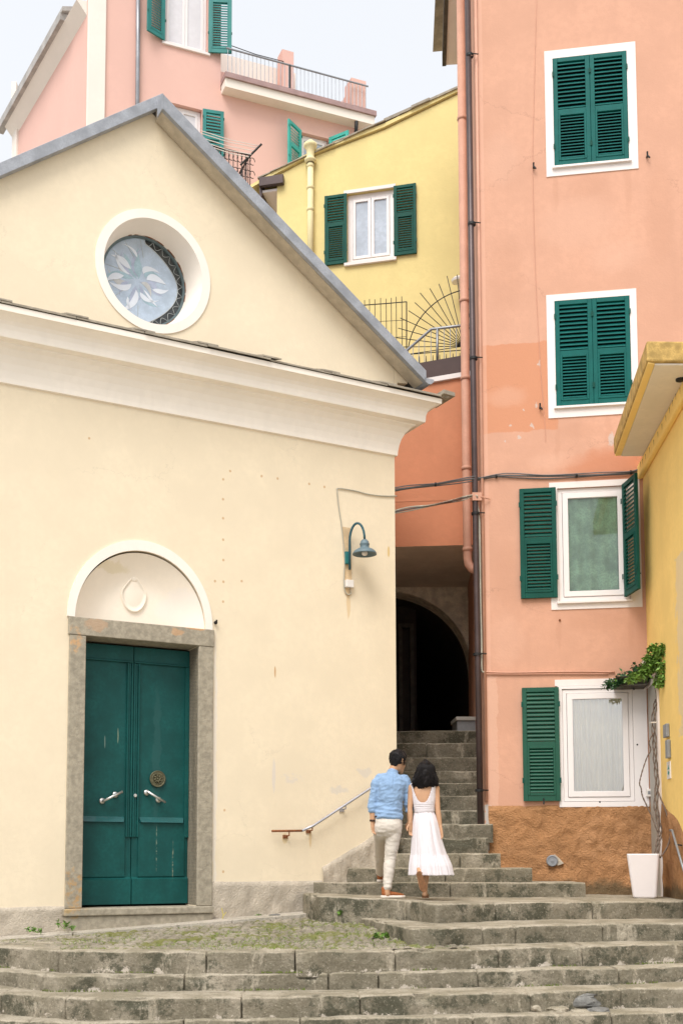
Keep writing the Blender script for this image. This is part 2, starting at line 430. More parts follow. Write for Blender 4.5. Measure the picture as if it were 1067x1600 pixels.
M['hair2'] = mk('wavy_black_hair', (0.008, 0.006, 0.006), 0.6, var=0.3, vs=40, spec=0.2)
M['shirt'] = mk('blue_linen', (0.225, 0.335, 0.50), 0.85, var=0.10, vs=18, bump=0.25, bs=220, bd=0.002, spec=0.1, sheen=0.2)
M['trousers'] = mk('stone_chinos', (0.60, 0.545, 0.48), 0.85, var=0.04, vs=9, bump=0.12, bs=200, bd=0.002, spec=0.1)
M['dress'] = mk('white_lavender_cotton', (0.66, 0.615, 0.635), 0.85, var=0.03, vs=40, bump=0.2, bs=150, bd=0.003, spec=0.1, sheen=0.2)
M['shoe'] = mk('tan_leather', (0.30, 0.095, 0.028), 0.45, var=0.2, vs=20)
M['sole'] = mk('white_rubber_sole', (0.74, 0.66, 0.58), 0.6, var=0.05)
M['sandal'] = mk('brown_sandal_leather', (0.21, 0.10, 0.045), 0.6, var=0.25, vs=30)
M['belt'] = mk('dark_brown_leather', (0.04, 0.018, 0.01), 0.5)
M['reflected_sky'] = mk('sky_reflection_glass', (0.42, 0.50, 0.60), 0.12, var=0.14, vs=7, spec=0.5)
M['stain_white'] = mk('white_petal_glass', (0.66, 0.70, 0.76), 0.12, var=0.05, spec=0.5)
M['stain_mid'] = mk('lilac_glass', (0.38, 0.42, 0.54), 0.12, var=0.15, vs=10, spec=0.5)
M['stain_teal'] = mk('pale_teal_glass', (0.34, 0.47, 0.53), 0.12, var=0.15, vs=10, spec=0.5)
M['stain_sand'] = mk('pale_sand_glass', (0.50, 0.50, 0.49), 0.12, var=0.12, vs=10, spec=0.5)
M['stain_dark'] = mk('smoky_glass', (0.045, 0.05, 0.05), 0.15, var=0.6, vs=6, spec=0.5)
M['came'] = mk('lead_came', (0.45, 0.47, 0.46), 0.5, metal=0.3, var=0.1)
M['oculus_frame'] = mk('blue_grey_frame', (0.11, 0.15, 0.16), 0.5, var=0.15)
M['tymp'] = mk('stained_tympanum_plaster', (0.86, 0.77, 0.65), 0.85, var=0.03, vs=2, bump=0.25, bs=35, bd=0.005,
               patches=[patch(CH, 165, 880, 30, 10, (0.70, 0.60, 0.38), e=.05, op=.5), patch(CH, 285, 950, 40, 30, (0.80, 0.74, 0.68), e=.06, op=.6)])

# ------------------------------------------------------------------ mesh helpers


def root_of(o):
    while o.parent is not None:
        o = o.parent
    return o


def setp(o, label=None, cat=None, group=None, kind=None):
    if label:
        o['label'] = label
    if cat:
        o['category'] = cat
    if group:
        o['group'] = group
    if kind:
        o['kind'] = kind
    return o


def thing(name, label, cat, loc, group=None):
    o = bpy.data.objects.new(name, None)
    o.empty_display_size = 0.2
    C.objects.link(o)
    o.location = loc
    return setp(o, label, cat, group)


def link_mesh(name, me, mat, parent=None, loc=None):
    """me holds world coordinates; the object is placed at its thing's base."""
    org = Vector(root_of(parent).location) if parent is not None else Vector(loc if loc is not None else (0, 0, 0))
    for v in me.vertices:
        v.co -= org
    me.materials.clear()
    me.materials.append(mat)
    o = bpy.data.objects.new(name, me)
    C.objects.link(o)
    if parent is not None:
        o.parent = parent
    else:
        o.location = org
    return o


class MB:
    def __init__(s):
        s.v = []
        s.f = []

    def add(s, vs, fs):
        b = len(s.v)
        s.v += [Vector(v) for v in vs]
        s.f += [tuple(b + i for i in f) for f in fs]
        return s

    def box(s, F, s0, s1, z0, z1, o0, o1):
        P = F.P
        vs = [P(s0, z0, o0), P(s1, z0, o0), P(s1, z1, o0), P(s0, z1, o0), P(s0, z0, o1), P(s1, z0, o1), P(s1, z1, o1), P(s0, z1, o1)]
        return s.add(vs, [(0, 1, 2, 3), (4, 5, 6, 7), (0, 1, 5, 4), (1, 2, 6, 5), (2, 3, 7, 6), (3, 0, 4, 7)])

    def prism(s, F, pts, o0, o1):
        n = len(pts)
        vs = [F.P(a, z, o0) for a, z in pts] + [F.P(a, z, o1) for a, z in pts]
        fs = [tuple(range(n)), tuple(range(n, 2 * n))] + [(i, (i + 1) % n, n + (i + 1) % n, n + i) for i in range(n)]
        return s.add(vs, fs)

    def ring(s, F, outer, inner, o0, o1):
        """Flat band between two loops with equal point counts (open = partial)."""
        n = len(outer)
        vs = []
        for o in (o0, o1):
            vs += [F.P(a, z, o) for a, z in outer] + [F.P(a, z, o) for a, z in inner]
        fs = []
        for i in range(n):
            j = (i + 1) % n
            fs += [(i, j, n + j, n + i), (2 * n + i, 2 * n + j, 3 * n + j, 3 * n + i), (i, j, 2 * n + j, 2 * n + i), (n + i, n + j, 3 * n + j, 3 * n + i)]
        return s.add(vs, fs)

    def tube(s, pts, r, n=8, cap=True):
        pts = [Vector(p) for p in pts]
        m = len(pts)
        rs = r if isinstance(r, (list, tuple)) else [r] * m
        rings = []
        up = None
        for i, p in enumerate(pts):
            t = (pts[min(i + 1, m - 1)] - pts[max(i - 1, 0)]).normalized()
            if up is None:
                up = Vector((0, 0, 1)) if abs(t.z) < 0.9 else Vector((1, 0, 0))
            a = (up - t * up.dot(t)).normalized()
            up = a
            b = t.cross(a)
            rings.append([p + (a * math.cos(2 * math.pi * k / n) + b * math.sin(2 * math.pi * k / n)) * rs[i] for k in range(n)])
        vs = [v for rg in rings for v in rg]
        fs = []
        for i in range(m - 1):
            for k in range(n):
                k2 = (k + 1) % n
                fs.append((i * n + k, i * n + k2, (i + 1) * n + k2, (i + 1) * n + k))
        if cap:
            fs += [tuple(range(n)), tuple((m - 1) * n + k for k in range(n))]
        return s.add(vs, fs)

    def lathe(s, c, ax, prof, n=24):
        """prof: (radius, height along ax)."""
        ax = Vector(ax).normalized()
        a = ax.orthogonal().normalized()
        b = ax.cross(a)
        c = Vector(c)
        vs = []
        for r, h in prof:
            vs += [c + ax * h + (a * math.cos(2 * math.pi * k / n) + b * math.sin(2 * math.pi * k / n)) * max(r, 1e-4) for k in range(n)]
        fs = []
        for i in range(len(prof) - 1):
            for k in range(n):
                k2 = (k + 1) % n
                fs.append((i * n + k, i * n + k2, (i + 1) * n + k2, (i + 1) * n + k))
        return s.add(vs, fs)

    def grid(s, rows):
        n = len(rows[0])
        vs = [p for r in rows for p in r]
        fs = []
        for i in range(len(rows) - 1):
            for j in range(n - 1):
                fs.append((i * n + j, i * n + j + 1, (i + 1) * n + j + 1, (i + 1) * n + j))
        return s.add(vs, fs)

    def sheet(s, F, outer, holes=(), o=0.0, reveal=0.0):
        bm = bmesh.new()
        loops = [outer] + list(holes)
        for lp in loops:
            vs = [bm.verts.new(F.P(a, z, o)) for a, z in lp]
            for i in range(len(vs)):
                bm.edges.new((vs[i], vs[(i + 1) % len(vs)]))
        bmesh.ops.triangle_fill(bm, use_beauty=True, use_dissolve=False, edges=bm.edges[:])
        bm.verts.index_update()
        bm.normal_update()
        vs = [v.co.copy() for v in bm.verts]
        fs = []
        for f in bm.faces:
            ids = [v.index for v in f.verts]
            if f.normal.dot(F.n) < 0:
                ids.reverse()
            fs.append(tuple(ids))
        bm.free()
        s.add(vs, fs)
        if reveal:
            for lp in holes:
                n = len(lp)
                s.add([F.P(a, z, o) for a, z in lp] + [F.P(a, z, o - reveal) for a, z in lp], [(i, (i + 1) % n, n + (i + 1) % n, n + i) for i in range(n)])
        return s

    def build(s, name, mat, parent=None, loc=None, bevel=0.0, smooth=False, recalc=True, seg=2):
        me = bpy.data.meshes.new(name)
        me.from_pydata([tuple(v) for v in s.v], [], s.f)
        if recalc:
            bm = bmesh.new()
            bm.from_mesh(me)
            bmesh.ops.recalc_face_normals(bm, faces=bm.faces)
            bm.to_mesh(me)
            bm.free()
        if smooth:
            for p in me.polygons:
                p.use_smooth = True
        o = link_mesh(name, me, mat, parent, loc)
        if bevel:
            b = o.modifiers.new('bevel', 'BEVEL')
            b.width = bevel
            b.segments = seg
            b.limit_method = 'ANGLE'
            b.angle_limit = R(35)
        return o


def rect(s0, s1, z0, z1):
    return [(s0, z0), (s1, z0), (s1, z1), (s0, z1)]


def ell(cx, cz, rx, rz, n=64, a0=0.0, a1=360.0, closed=True):
    m = n if closed else n + 1
    return [(cx + rx * math.cos(R(a0 + (a1 - a0) * i / n)), cz + rz * math.sin(R(a0 + (a1 - a0) * i / n))) for i in range(m)]


def catm(pts, k=6):
    pts = [Vector(p) for p in pts]
    out = []
    for i in range(len(pts) - 1):
        p0, p1, p2, p3 = pts[max(i - 1, 0)], pts[i], pts[i + 1], pts[min(i + 2, len(pts) - 1)]
        for j in range(k):
            t = j / k
            out.append(0.5 * ((2 * p1) + (p2 - p0) * t + (2 * p0 - 5 * p1 + 4 * p2 - p3) * t * t + (3 * p1 - p0 - 3 * p2 + p3) * t ** 3))
    out.append(pts[-1])
    return out


def nz(p, sc, seed=0.0):
    return noise.noise(Vector((p[0] * sc + seed, p[1] * sc - seed * 0.7, p[2] * sc + seed * 1.3)))


def shutter(F, s0, s1, z0, z1, o0, o1, mat, parent, split=0.50, pitch=0.058, st=0.06, lap=0.92):
    """One louvred leaf: stiles, rails, two louvre fields, the lower one in a proud sash."""
    b = MB()
    zm = z0 + (z1 - z0) * split
    b.box(F, s0, s0 + st, z0, z1, o0, o1)
    b.box(F, s1 - st, s1, z0, z1, o0, o1)
    b.box(F, s0 + st, s1 - st, z0, z0 + st * 1.3, o0 + .002, o1 - .002)
    b.box(F, s0 + st, s1 - st, z1 - st, z1, o0 + .002, o1 - .002)
    b.box(F, s0 + st, s1 - st, zm - st * .55, zm + st * .55, o0 + .002, o1 - .002)
    i0 = st + .028
    b.box(F, s0 + st, s0 + i0, z0 + st * 1.3, zm - st * .55, o0 + .004, o1 + .006)
    b.box(F, s1 - i0, s1 - st, z0 + st * 1.3, zm - st * .55, o0 + .004, o1 + .006)
    b.box(F, s0 + i0, s1 - i0, zm - st * .55 - .028, zm - st * .55 + .004, o0 + .004, o1 + .006)
    b.box(F, s0 + i0, s1 - i0, z0 + st * 1.3 - .004, z0 + st * 1.3 + .028, o0 + .004, o1 + .006)
    for (a, c, lo, hi) in ((s0 + st, s1 - st, zm + st * .55, z1 - st), (s0 + i0, s1 - i0, z0 + st * 1.3 + .028, zm - st * .55 - .028)):
        n = max(3, int(round((hi - lo) / (pitch if hi > zm + .1 else pitch * .80))))
        for k in range(n):
            z = lo + (hi - lo) * (k + 0.1) / n
            h = (hi - lo) / n
            oi, oo = o0 + .004, o1 - .003
            P = F.P
            vs = []
            for q in (a, c):
                vs += [P(q, z + h * lap, oi), P(q, z + h * lap + .009, oi), P(q, z + .013, oo), P(q, z, oo)]
            b.add(vs, [(0, 1, 2, 3), (4, 5, 6, 7), (0, 1, 5, 4), (1, 2, 6, 5), (2, 3, 7, 6), (3, 0, 4, 7)])
    o = b.build('shutter', mat, parent, bevel=.003, seg=1)
    for zz in (z0 + .18 * (z1 - z0), z0 + .85 * (z1 - z0)):
        for q in (s0, s1):
            MB().box(F, q - .012, q + .012, zz - .035, zz + .035, o1 + .007, o1 + .016).build('hinge', M['shutter_dark'], o)
    return o


# ================================================================== GROUND AND STEPS
def resample(pts, ds):
    pts = [Vector(p) for p in pts]
    out = [pts[0].copy()]
    for a, b in zip(pts[:-1], pts[1:]):
        n = max(1, int((b - a).length / ds))
        for i in range(1, n + 1):
            out.append(a.lerp(b, i / n))
    return out


def step(name, pts, h, depth, parent, mat, joints=(), seed=0.0, ds=0.03, rough=1.0, cap=False, eff=1.0, riser=.18):
    E = resample(pts, ds)
    # soften corners of the polyline
    for _ in range(4):
        E = [E[0]] + [(E[i - 1] + E[i] * 2 + E[i + 1]) / 4 for i in range(1, len(E) - 1)] + [E[-1]]
    for j in joints:
        for d in (-.022, -.010, -.004, .004, .010, .022):
            for i in range(len(E) - 1):
                if E[i].x < j + d < E[i + 1].x:
                    E.insert(i + 1, E[i].lerp(E[i + 1], (j + d - E[i].x) / (E[i + 1].x - E[i].x)))
                    break
    n = len(E)
    prof = [(depth, 0), (depth * .6, 0), (.30, 0), (.15, 0), (.07, 0), (.03, 0), (.012, -.002), (.003, -.008), (0, -.018)]
    m = 7
    for k in range(1, m + 1):
        prof.append((0, -.018 - (h - .018) * k / m))
    JX = [atZ(jx, 1500, pts[0][2]).x if False else jx for jx in joints]
    cols = []
    stain, face = [], []
    for i, e in enumerate(E):
        t = (E[min(i + 1, n - 1)] - E[max(i - 1, 0)])
        t.z = 0
        t.normalize()
        out = Vector((t.y, -t.x, 0))
        jd = min([abs(e.x - j) for j in JX] or [9])
        blk = sum(1 for j in JX if j < e.x)
        bo = .008 * math.sin(blk * 12.9 + seed * 7)           # each block sits a little in or out
        bz = .004 * math.sin(blk * 5.3 + seed * 3)
        col = []
        for r, (b, dz) in enumerate(prof):
            p = e - out * min(b, .03) + Vector((0, max(0.0, b - .03), dz))
            w = 1.0 if b < .2 else .3
            p.z += rough * (.007 * nz(p, 2.2, seed) + .004 * nz(p, 11, seed)) * (1 if dz > -.05 else .2) + bz * w
            f = rough * (.010 * nz(p, 3.5, seed + 5) + .008 * nz(p, 13, seed + 9) + .004 * nz(p, 34, seed))
            if b < .05:
                p += out * (f + bo)
            if b < .02 and dz > -.06:                          # worn, chipped nosing
                ch = max(0, nz(e, 5, seed + 20) - .22) * .07 + max(0, nz(e, 17, seed + 30) - .35) * .03
                p -= out * ch * rough
                p.z -= ch * .6 * rough
            if jd < .009 and b < .5:
                if b < .05:
                    p -= out * .05
                if dz > -.03:
                    p.z -= .03 if b < .05 else .008
            elif jd < .024 and b < .05 and dz > -.03:
                p -= out * .006
                p.z -= .006
            col.append(p)
            st = max(0.0, (-dz / riser - .22) / .70) if dz < -.02 else 0.0
            stain.append(min(1, st) * eff)
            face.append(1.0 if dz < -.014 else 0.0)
        cols.append(col)
    b = MB()
    b.grid(cols)
    if cap:
        last = cols[-1]
        b.add(list(last) + [last[0] + Vector((0, 0, -h))], [tuple(range(len(last) + 1))])
    o = b.build(name, mat, parent, smooth=True, recalc=True)
    a = o.data.attributes.new('stain', 'FLOAT', 'POINT')
    for i in range(len(stain)):
        a.data[i].value = stain[i]
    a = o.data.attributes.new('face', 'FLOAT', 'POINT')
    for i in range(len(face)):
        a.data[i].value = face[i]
    return o


ZK = [1.165, 0.975, 0.80, 0.61, 0.46, 0.28]


def edge(pxs, z):
    return [atZ(q[0], q[1], q[2] if len(q) > 2 else z) for q in pxs]


def jx(pxs, y, z):
    return [atZ(x, y, z).x for x in pxs]


stairs = thing('stone_staircase', 'broad flight of worn grey stone steps across the foreground below the couple', 'staircase', (1.5, 11.0, 0))
broad = [
    # photo pixels of the front edge, block joints
    ([(474, 1396, 1.215), (500, 1400, 1.21), (560, 1402.5, 1.20), (630, 1406, 1.185), (681, 1413, 1.17), (766, 1411, 1.165), (900, 1409, 1.165), (1060, 1408, 1.165), (1110, 1407, 1.165)], [630, 752, 905], 0.36, 2.4),
    ([(505, 1423), (553, 1432), (596, 1440), (640, 1450), (690, 1450), (739, 1448), (930, 1444), (1063, 1443), (1120, 1442)], [590, 738, 790, 930], 0.22, 1.4),
    ([(-420, 1466), (-150, 1474), (0, 1480), (108, 1486), (331, 1487.5), (462, 1487), (560, 1486), (774, 1481), (912, 1478), (1067, 1474), (1140, 1471)], [108, 331, 462, 612, 774, 912], 0.23, 0.9),
    ([(-420, 1496), (-150, 1508), (0, 1515), (84, 1523), (297, 1522), (512, 1520), (588, 1519), (742, 1517), (968, 1513), (1067, 1509), (1150, 1506)], [84, 297, 512, 588, 742, 968], 0.20, 0.8),
    ([(-420, 1527), (-150, 1543), (0, 1552), (123, 1560), (383, 1558), (560, 1554), (824, 1550), (976, 1544), (1067, 1543), (1160, 1540)], [14, 123, 383, 560, 824, 976], 0.22, 0.8),
    ([(-420, 1566), (-150, 1583), (0, 1593), (131, 1597), (294, 1594), (560, 1590), (736, 1588), (957, 1585), (1067, 1581), (1170, 1577)], [60, 294, 470, 736, 957], 0.34, 0.8),
]
for k, (pxs, js, h, dp) in enumerate(broad):
    z = ZK[k]
    yj = sum(p[1] for p in pxs) / len(pxs)
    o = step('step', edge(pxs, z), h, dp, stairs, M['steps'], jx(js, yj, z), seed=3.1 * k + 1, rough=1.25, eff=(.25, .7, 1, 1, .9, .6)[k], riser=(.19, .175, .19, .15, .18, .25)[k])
    if k == 2:      # date on this step: dark raised digits paint the shade of the cuts
        for q, ch in enumerate('1902'):
            fc = bpy.data.curves.new('carved_digit', 'FONT')
            fc.body = ch
            fc.size = 0.115
            fc.extrude = 0.002
            to = bpy.data.objects.new('tmp', fc)
            C.objects.link(to)
            bpy.context.view_layer.update()
            me = bpy.data.meshes.new_from_object(to.evaluated_get(bpy.context.evaluated_depsgraph_get()))
            bpy.data.objects.remove(to)
            p0 = atZ(351 + q * 11.2, 1487, z)
            for v in me.vertices:
                v.co = Vector((p0.x + v.co.x, p0.y - 0.016 - v.co.z, z - 0.145 + v.co.y))
            link_mesh('carved_digit', me, M['carve'], o)

# slate lumps and packing stones wedged under the broken step at the right
def rock(p, sx, sy, sz, name, mat, parent, sd):
    bm = bmesh.new()
    bmesh.ops.create_icosphere(bm, subdivisions=4, radius=1)
    for v in bm.verts:
        q = v.co.copy()
        q.x = math.copysign(abs(q.x) ** .7, q.x)
        q.z = math.copysign(abs(q.z) ** .7, q.z)
        f = 1 + .28 * nz(q, 1.4, sd) + .10 * nz(q, 5, sd)
        v.co = Vector((p[0] + q.x * sx * f, p[1] + q.y * sy * f, p[2] + q.z * sz * (1 + .3 * nz(q, 2.5, sd + 3))))
    me = bpy.data.meshes.new(name)
    bm.to_mesh(me)
    bm.free()
    return link_mesh(name, me, mat, parent)


for i, (x, y, sx, sz) in enumerate(((880, 1563, .36, .075), (868, 1577, .10, .03), (905, 1582, .09, .03), (935, 1580, .10, .035), (835, 1574, .06, .05), (960, 1583, .05, .025))):
    p = atY(x, y, 10.60 if i == 0 else 10.47)
    rock(p, sx, .10, sz, 'packing_stone', M['slate_rock'] if i in (0, 3) else M['steps'], stairs, i * 4.4)

# upper flight, from the couple's landing up into the passage
alley = thing('alley_staircase', 'narrow dark stone flight climbing from the couple into the black archway', 'staircase', (1.8, 15.0, 1.0))
UZ = [1.165, 1.344, 1.518, 1.70, 1.909, 2.10, 2.293, 2.509, 2.705, 2.90, 3.118, 3.363, 3.577]
UY = [13.9, 14.2, 14.5, 14.8, 15.1, 15.4, 15.7, 16.0, 16.3, 16.6, 16.9, 17.2, 17.5]
ends = {1: (490, 912), 2: (530, 830), 3: (560, 781), 4: (585, 762)}
for k in range(1, 13):
    z, Y = UZ[k], UY[k]
    if k in ends:
        xl = (ends[k][0] - CX) / 1807 * Y
        xr = (ends[k][1] - CX) / 1807 * Y
    else:
        xl = 0.75
        xr = 2.42 + 0.1 * (Y - 15.5) + .12
    pts = [(xl, Y + .04, z), ((xl + xr) / 2, Y, z), (xr, Y - .03, z)]
    js = [xl + (xr - xl) * random.uniform(.3, .75)] if k in (1, 2, 3, 6, 9, 11) else []
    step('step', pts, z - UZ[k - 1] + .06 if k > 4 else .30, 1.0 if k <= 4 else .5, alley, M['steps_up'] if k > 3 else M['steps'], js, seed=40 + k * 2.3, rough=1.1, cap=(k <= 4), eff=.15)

# cobbled forecourt in front of the church door
def forecourt():
    nu, nv = 430, 110
    fl, fr = atZ(-420, 1464, ZK[2] - .01), atZ(735, 1482, ZK[2] - .01)
    e2 = resample(edge(broad[2][0], ZK[2]), .05)
    import bisect
    cells = {}
    rnd = random.Random(5)
    cs = .085
    def cell(i, j):
        if (i, j) not in cells:
            cells[(i, j)] = ((i + .5 + rnd.uniform(-.3, .3)) * cs * 1.35, (j + .5 + rnd.uniform(-.3, .3)) * cs, rnd.uniform(-.006, .008))
        return cells[(i, j)]
    rows, jt = [], []
    for v in range(nv + 1):
        row = []
        tv = v / nv
        for u in range(nu + 1):
            tu = u / nu
            x0 = fl.x + (fr.x - fl.x) * tu
            # front edge depth at this x
            best = min(e2, key=lambda q: abs(q.x - x0))
            f = Vector((x0, best.y + .10, ZK[2] - .012))
            sb = -6.9 + 6.5 * tu
            zb = .755 + (sb + 5.05) * .052
            bpt = CH.P(sb, zb, -.02)
            p = f.lerp(bpt, tv)
            ci, cj = int(p.x // (cs * 1.35)), int(p.y // cs)
            d1 = d2 = 9
            hh = 0
            for a in (-1, 0, 1):
                for b in (-1, 0, 1):
                    c = cell(ci + a, cj + b)
                    d = math.hypot((p.x - c[0]) / 1.35, p.y - c[1])
                    if d < d1:
                        d2, d1, hh = d1, d, c[2]
                    elif d < d2:
                        d2 = d
            jt.append(max(0.0, 1 - (d2 - d1) / .022))
            p.z += min(.026, (d2 - d1) * .7) - .014 + hh + .010 * nz(p, 1.1)
            row.append(p)
        rows.append(row)
    b = MB()
    b.grid(rows)
    o = b.build('forecourt', M['cobble'], None, loc=(-1.5, 12.0, .8), smooth=True, recalc=False)
    a = o.data.attributes.new('joint', 'FLOAT', 'POINT')
    for i in range(len(jt)):
        a.data[i].value = jt[i]
    setp(o, kind='structure')
    return rows


fc_rows = forecourt()

# stone gutter strip along the church wall, then the street below the steps and everything further out
b = MB()
b.box(WF, -60, 60, -.5, 0, -120, 30)
setp(b.build('street', M['street'], None, loc=(0, 0, 0)), kind='structure')
# ================================================================== CHURCH
church = thing('church', 'cream plastered church with a gabled front, round window and tall green double door', 'church', CH.P(-3.3, .8))
DS0, DS1, DZ0, DZ1 = -4.154, -2.775, 1.095, 4.175          # door opening
AC, AZ = -3.484, 4.386                                     # centre and springing of the arch over the door
OC, OZ, OR1, OR2 = -3.385, 8.70, .73, .765                 # round window, outer edge of its band
key = [(DS1, .4), (DS1, DZ1 + .02)] + [(AC + .80, AZ - .02)] + ell(AC, AZ, .80, .86, 40, 0, 180, closed=False) + [(AC - .80, AZ - .02), (DS0, DZ1 + .02), (DS0, .4)]
VT = [CH.hit(0, 254, .3), CH.hit(240, 151.5, .3), CH.hit(256, 147, .3), CH.hit(272, 160, .3), CH.hit(400, 300, .3), CH.hit(666, 579, .3)]
rid = (VT[2][0], VT[2][1])
sl = (VT[1][1] - VT[0][1]) / (VT[1][0] - VT[0][0])
sr = (VT[5][1] - VT[4][1]) / (VT[5][0] - VT[4][0])
rid = (rid[0], min(rid[1], VT[4][1] + sr * (rid[0] - VT[4][0]) + .02))
LZ = rid[1] - sl * (rid[0] + 7.2)
EZ = VT[5][1]
ES = VT[5][0]
LA = [CH.hit(0, 254, .12), CH.hit(240, 151.5, .12)]
SLA = (LA[1][1] - LA[0][1]) / (LA[1][0] - LA[0][0])
gl = lambda q: min(LA[0][1] + SLA * (q - LA[0][0]), rid[1] + sr * (q - rid[0])) - .10
rs_ = (LA[0][1] - SLA * LA[0][0] - rid[1] + sr * rid[0]) / (sr - SLA)
RIDGE = (rs_, gl(rs_))
b = MB()
# facade with the keyhole opening of door and arch, and the round window
b.sheet(CH, [(-6.75, .2), (0, .2), (0, gl(0)), RIDGE, (-6.75, gl(-6.75))], [[(DS0, .4), (DS1, .4), (DS1, DZ1 + .02), (AC + .80, AZ - .02)] + ell(AC, AZ, .80, .86, 40, 0, 180, closed=False)[1:-1] + [(AC - .80, AZ - .02), (DS0, DZ1 + .02)],
        ell(OC, OZ, .625, .655, 72)], reveal=0.0)
hole = [(DS0, .4), (DS1, .4), (DS1, DZ1 + .02), (AC + .80, AZ - .02)] + ell(AC, AZ, .80, .86, 40, 0, 180, closed=False)[1:-1] + [(AC - .80, AZ - .02), (DS0, DZ1 + .02)]
n = len(hole)
b.add([CH.P(a, z, 0) for a, z in hole] + [CH.P(a, z, -.34) for a, z in hole], [(i, (i + 1) % n, n + (i + 1) % n, n + i) for i in range(n)])
# flank along the alley, back and far flank
b.add([CH.P(0, .2), CH.P(0, .2, -9), CH.P(0, 8.0, -9), CH.P(0, 8.0)], [(0, 1, 2, 3)])
b.add([CH.P(-6.75, .2), CH.P(-6.75, .2, -9), CH.P(-6.75, 8.0, -9), CH.P(-6.75, 8.0)], [(0, 1, 2, 3)])
b.add([CH.P(-6.75, .2, -9), CH.P(0, .2, -9), CH.P(0, 8, -9), CH.P(*RIDGE, -9), CH.P(-6.75, 8, -9)], [(0, 1, 2, 3, 4)])
b.build('wall', M['church'], church, recalc=False)
# boxed end of the pediment under the eave
b = MB()
b.prism(CH, [(.002, 7.93), (.05, 7.90), (.05, 7.98), (.21, 7.995), (.21, gl(.21) - .02), (.002, gl(.0) - .02)], -.6, .003)
b.build('pediment_end', M['church'], church)

# plinths of grey roughcast
b = MB()
def rough_band(poly, o, parent, name, mat, du=.05, amp=.012):
    """Rough-rendered patch: a finely divided, uneven slab following a (s, z) outline given as lower/upper lines."""
    lo, hi = poly
    rows = []
    nrow = 14
    for r in range(nrow + 1):
        row = []
        for (s, z0), (_, z1) in zip(lo, hi):
            z = z0 + (z1 - z0) * r / nrow
            p = CH.P(s, z, o) if parent is church else PK.P(s, z, o)
            F = CH if parent is church else PK
            d = amp * (nz(p, 9, 3) + .7 * nz(p, 22, 7))
            if r == nrow:
                d = -.006
                p = p + Vector((0, 0, .006 * nz(p, 5, 2)))
            row.append(p + F.n * d)
        rows.append(row)
    last = rows[-1]
    F = CH if parent is church else PK
    rows.append([p - F.n * (o + .02) for p in last])
    m = MB()
    m.grid(rows)
    return m.build(name, mat, parent, smooth=True, recalc=True)
def lin_s(a, b_, n):
    return [a + (b_ - a) * i / n for i in range(n + 1)]
ss = lin_s(-6.74, -4.345, 60)
rough_band(([(s, .4) for s in ss], [(s, 1.112) for s in ss]), .014, church, 'plinth', M['rough_grey'])
ss = lin_s(-2.58, -1.10, 50)
rough_band(([(s, .5) for s in ss], [(s, 1.364) for s in ss]), .014, church, 'plinth', M['rough_grey'])
ss = lin_s(-1.095, -.004, 50)
rough_band(([(s, .7) for s in ss], [(s, 1.531 + (s + 1.095) * .535) for s in ss]), .018, church, 'plinth', M['rough_grey'], amp=.022)

# cornice: one moulded profile swept along the front and round the corner
prof = [(-.02, 6.955), (.03, 6.965), (.034, 7.02), (.046, 7.10), (.068, 7.18), (.105, 7.255), (.155, 7.315), (.20, 7.345), (.205, 7.36), (.295, 7.375),
        (.30, 7.395), (.303, 7.46), (.318, 7.51), (.345, 7.545), (.39, 7.575), (.43, 7.595), (.452, 7.60), (.455, 7.665), (-.02, 7.665)]
b = MB()
rows = []
for (o, z) in prof:
    rows.append([CH.P(-6.75, z, o), CH.P(o, z, o), CH.P(o, z, -4.0)])
b.grid(rows)
co = b.build('cornice', M['cornice'], church, recalc=True)
# slate coping on the cornice
b = MB()
rr = random.Random(3)
s = -6.8
while s < .50:
    e = min(s + rr.uniform(.74, .86), .52)
    t0 = 7.668 + rr.uniform(0, .006)
    th = rr.uniform(.022, .03)
    oo = .485 + rr.uniform(-.02, .012)
    P = CH.P
    vs = [P(s, t0, oo), P(e - .004, t0, oo), P(e - .004, t0 + .20, -.03), P(s, t0 + .20, -.03)]
    vs += [v + Vector((0, 0, th)) for v in vs]
    b.add(vs, [(0, 1, 2, 3), (4, 5, 6, 7), (0, 1, 5, 4), (1, 2, 6, 5), (2, 3, 7, 6), (3, 0, 4, 7)])
    if e < .4:
        w0, w1 = e - .10 - rr.uniform(0, .03), e + .10 + rr.uniform(0, .04)
        vs = [P(w0, t0 + th, oo + .004), P(w1, t0 + th, oo + .004), P(w1, t0 + .2 + th, -.02), P(w0, t0 + .2 + th, -.02)]
        vs += [v + Vector((0, 0, .022)) for v in vs]
        b.add(vs, [(0, 1, 2, 3), (4, 5, 6, 7), (0, 1, 5, 4), (1, 2, 6, 5), (2, 3, 7, 6), (3, 0, 4, 7)])
    s = e
# return of the coping along the flank, with the thick stone at the corner
P = CH.P
vs = [P(.0, 7.86, -4), P(.0, 7.86, .0), P(.525, 7.672, .525), P(.525, 7.672, -4)]
vs += [v + Vector((0, 0, .03)) for v in vs]
b.add(vs, [(0, 1, 2, 3), (4, 5, 6, 7), (0, 1, 5, 4), (1, 2, 6, 5), (2, 3, 7, 6), (3, 0, 4, 7)])
vs = [P(.42, 7.70, .1), P(.42, 7.70, .55), P(.60, 7.69, .55), P(.60, 7.69, .1)]
vs += [v + Vector((0, 0, .055)) for v in vs]
b.add(vs, [(0, 1, 2, 3), (4, 5, 6, 7), (0, 1, 5, 4), (1, 2, 6, 5), (2, 3, 7, 6), (3, 0, 4, 7)])
b.build('slate_coping', M['slate'], co, bevel=.004)

# roof: metal verge, brown boards behind it, slab
th = .165
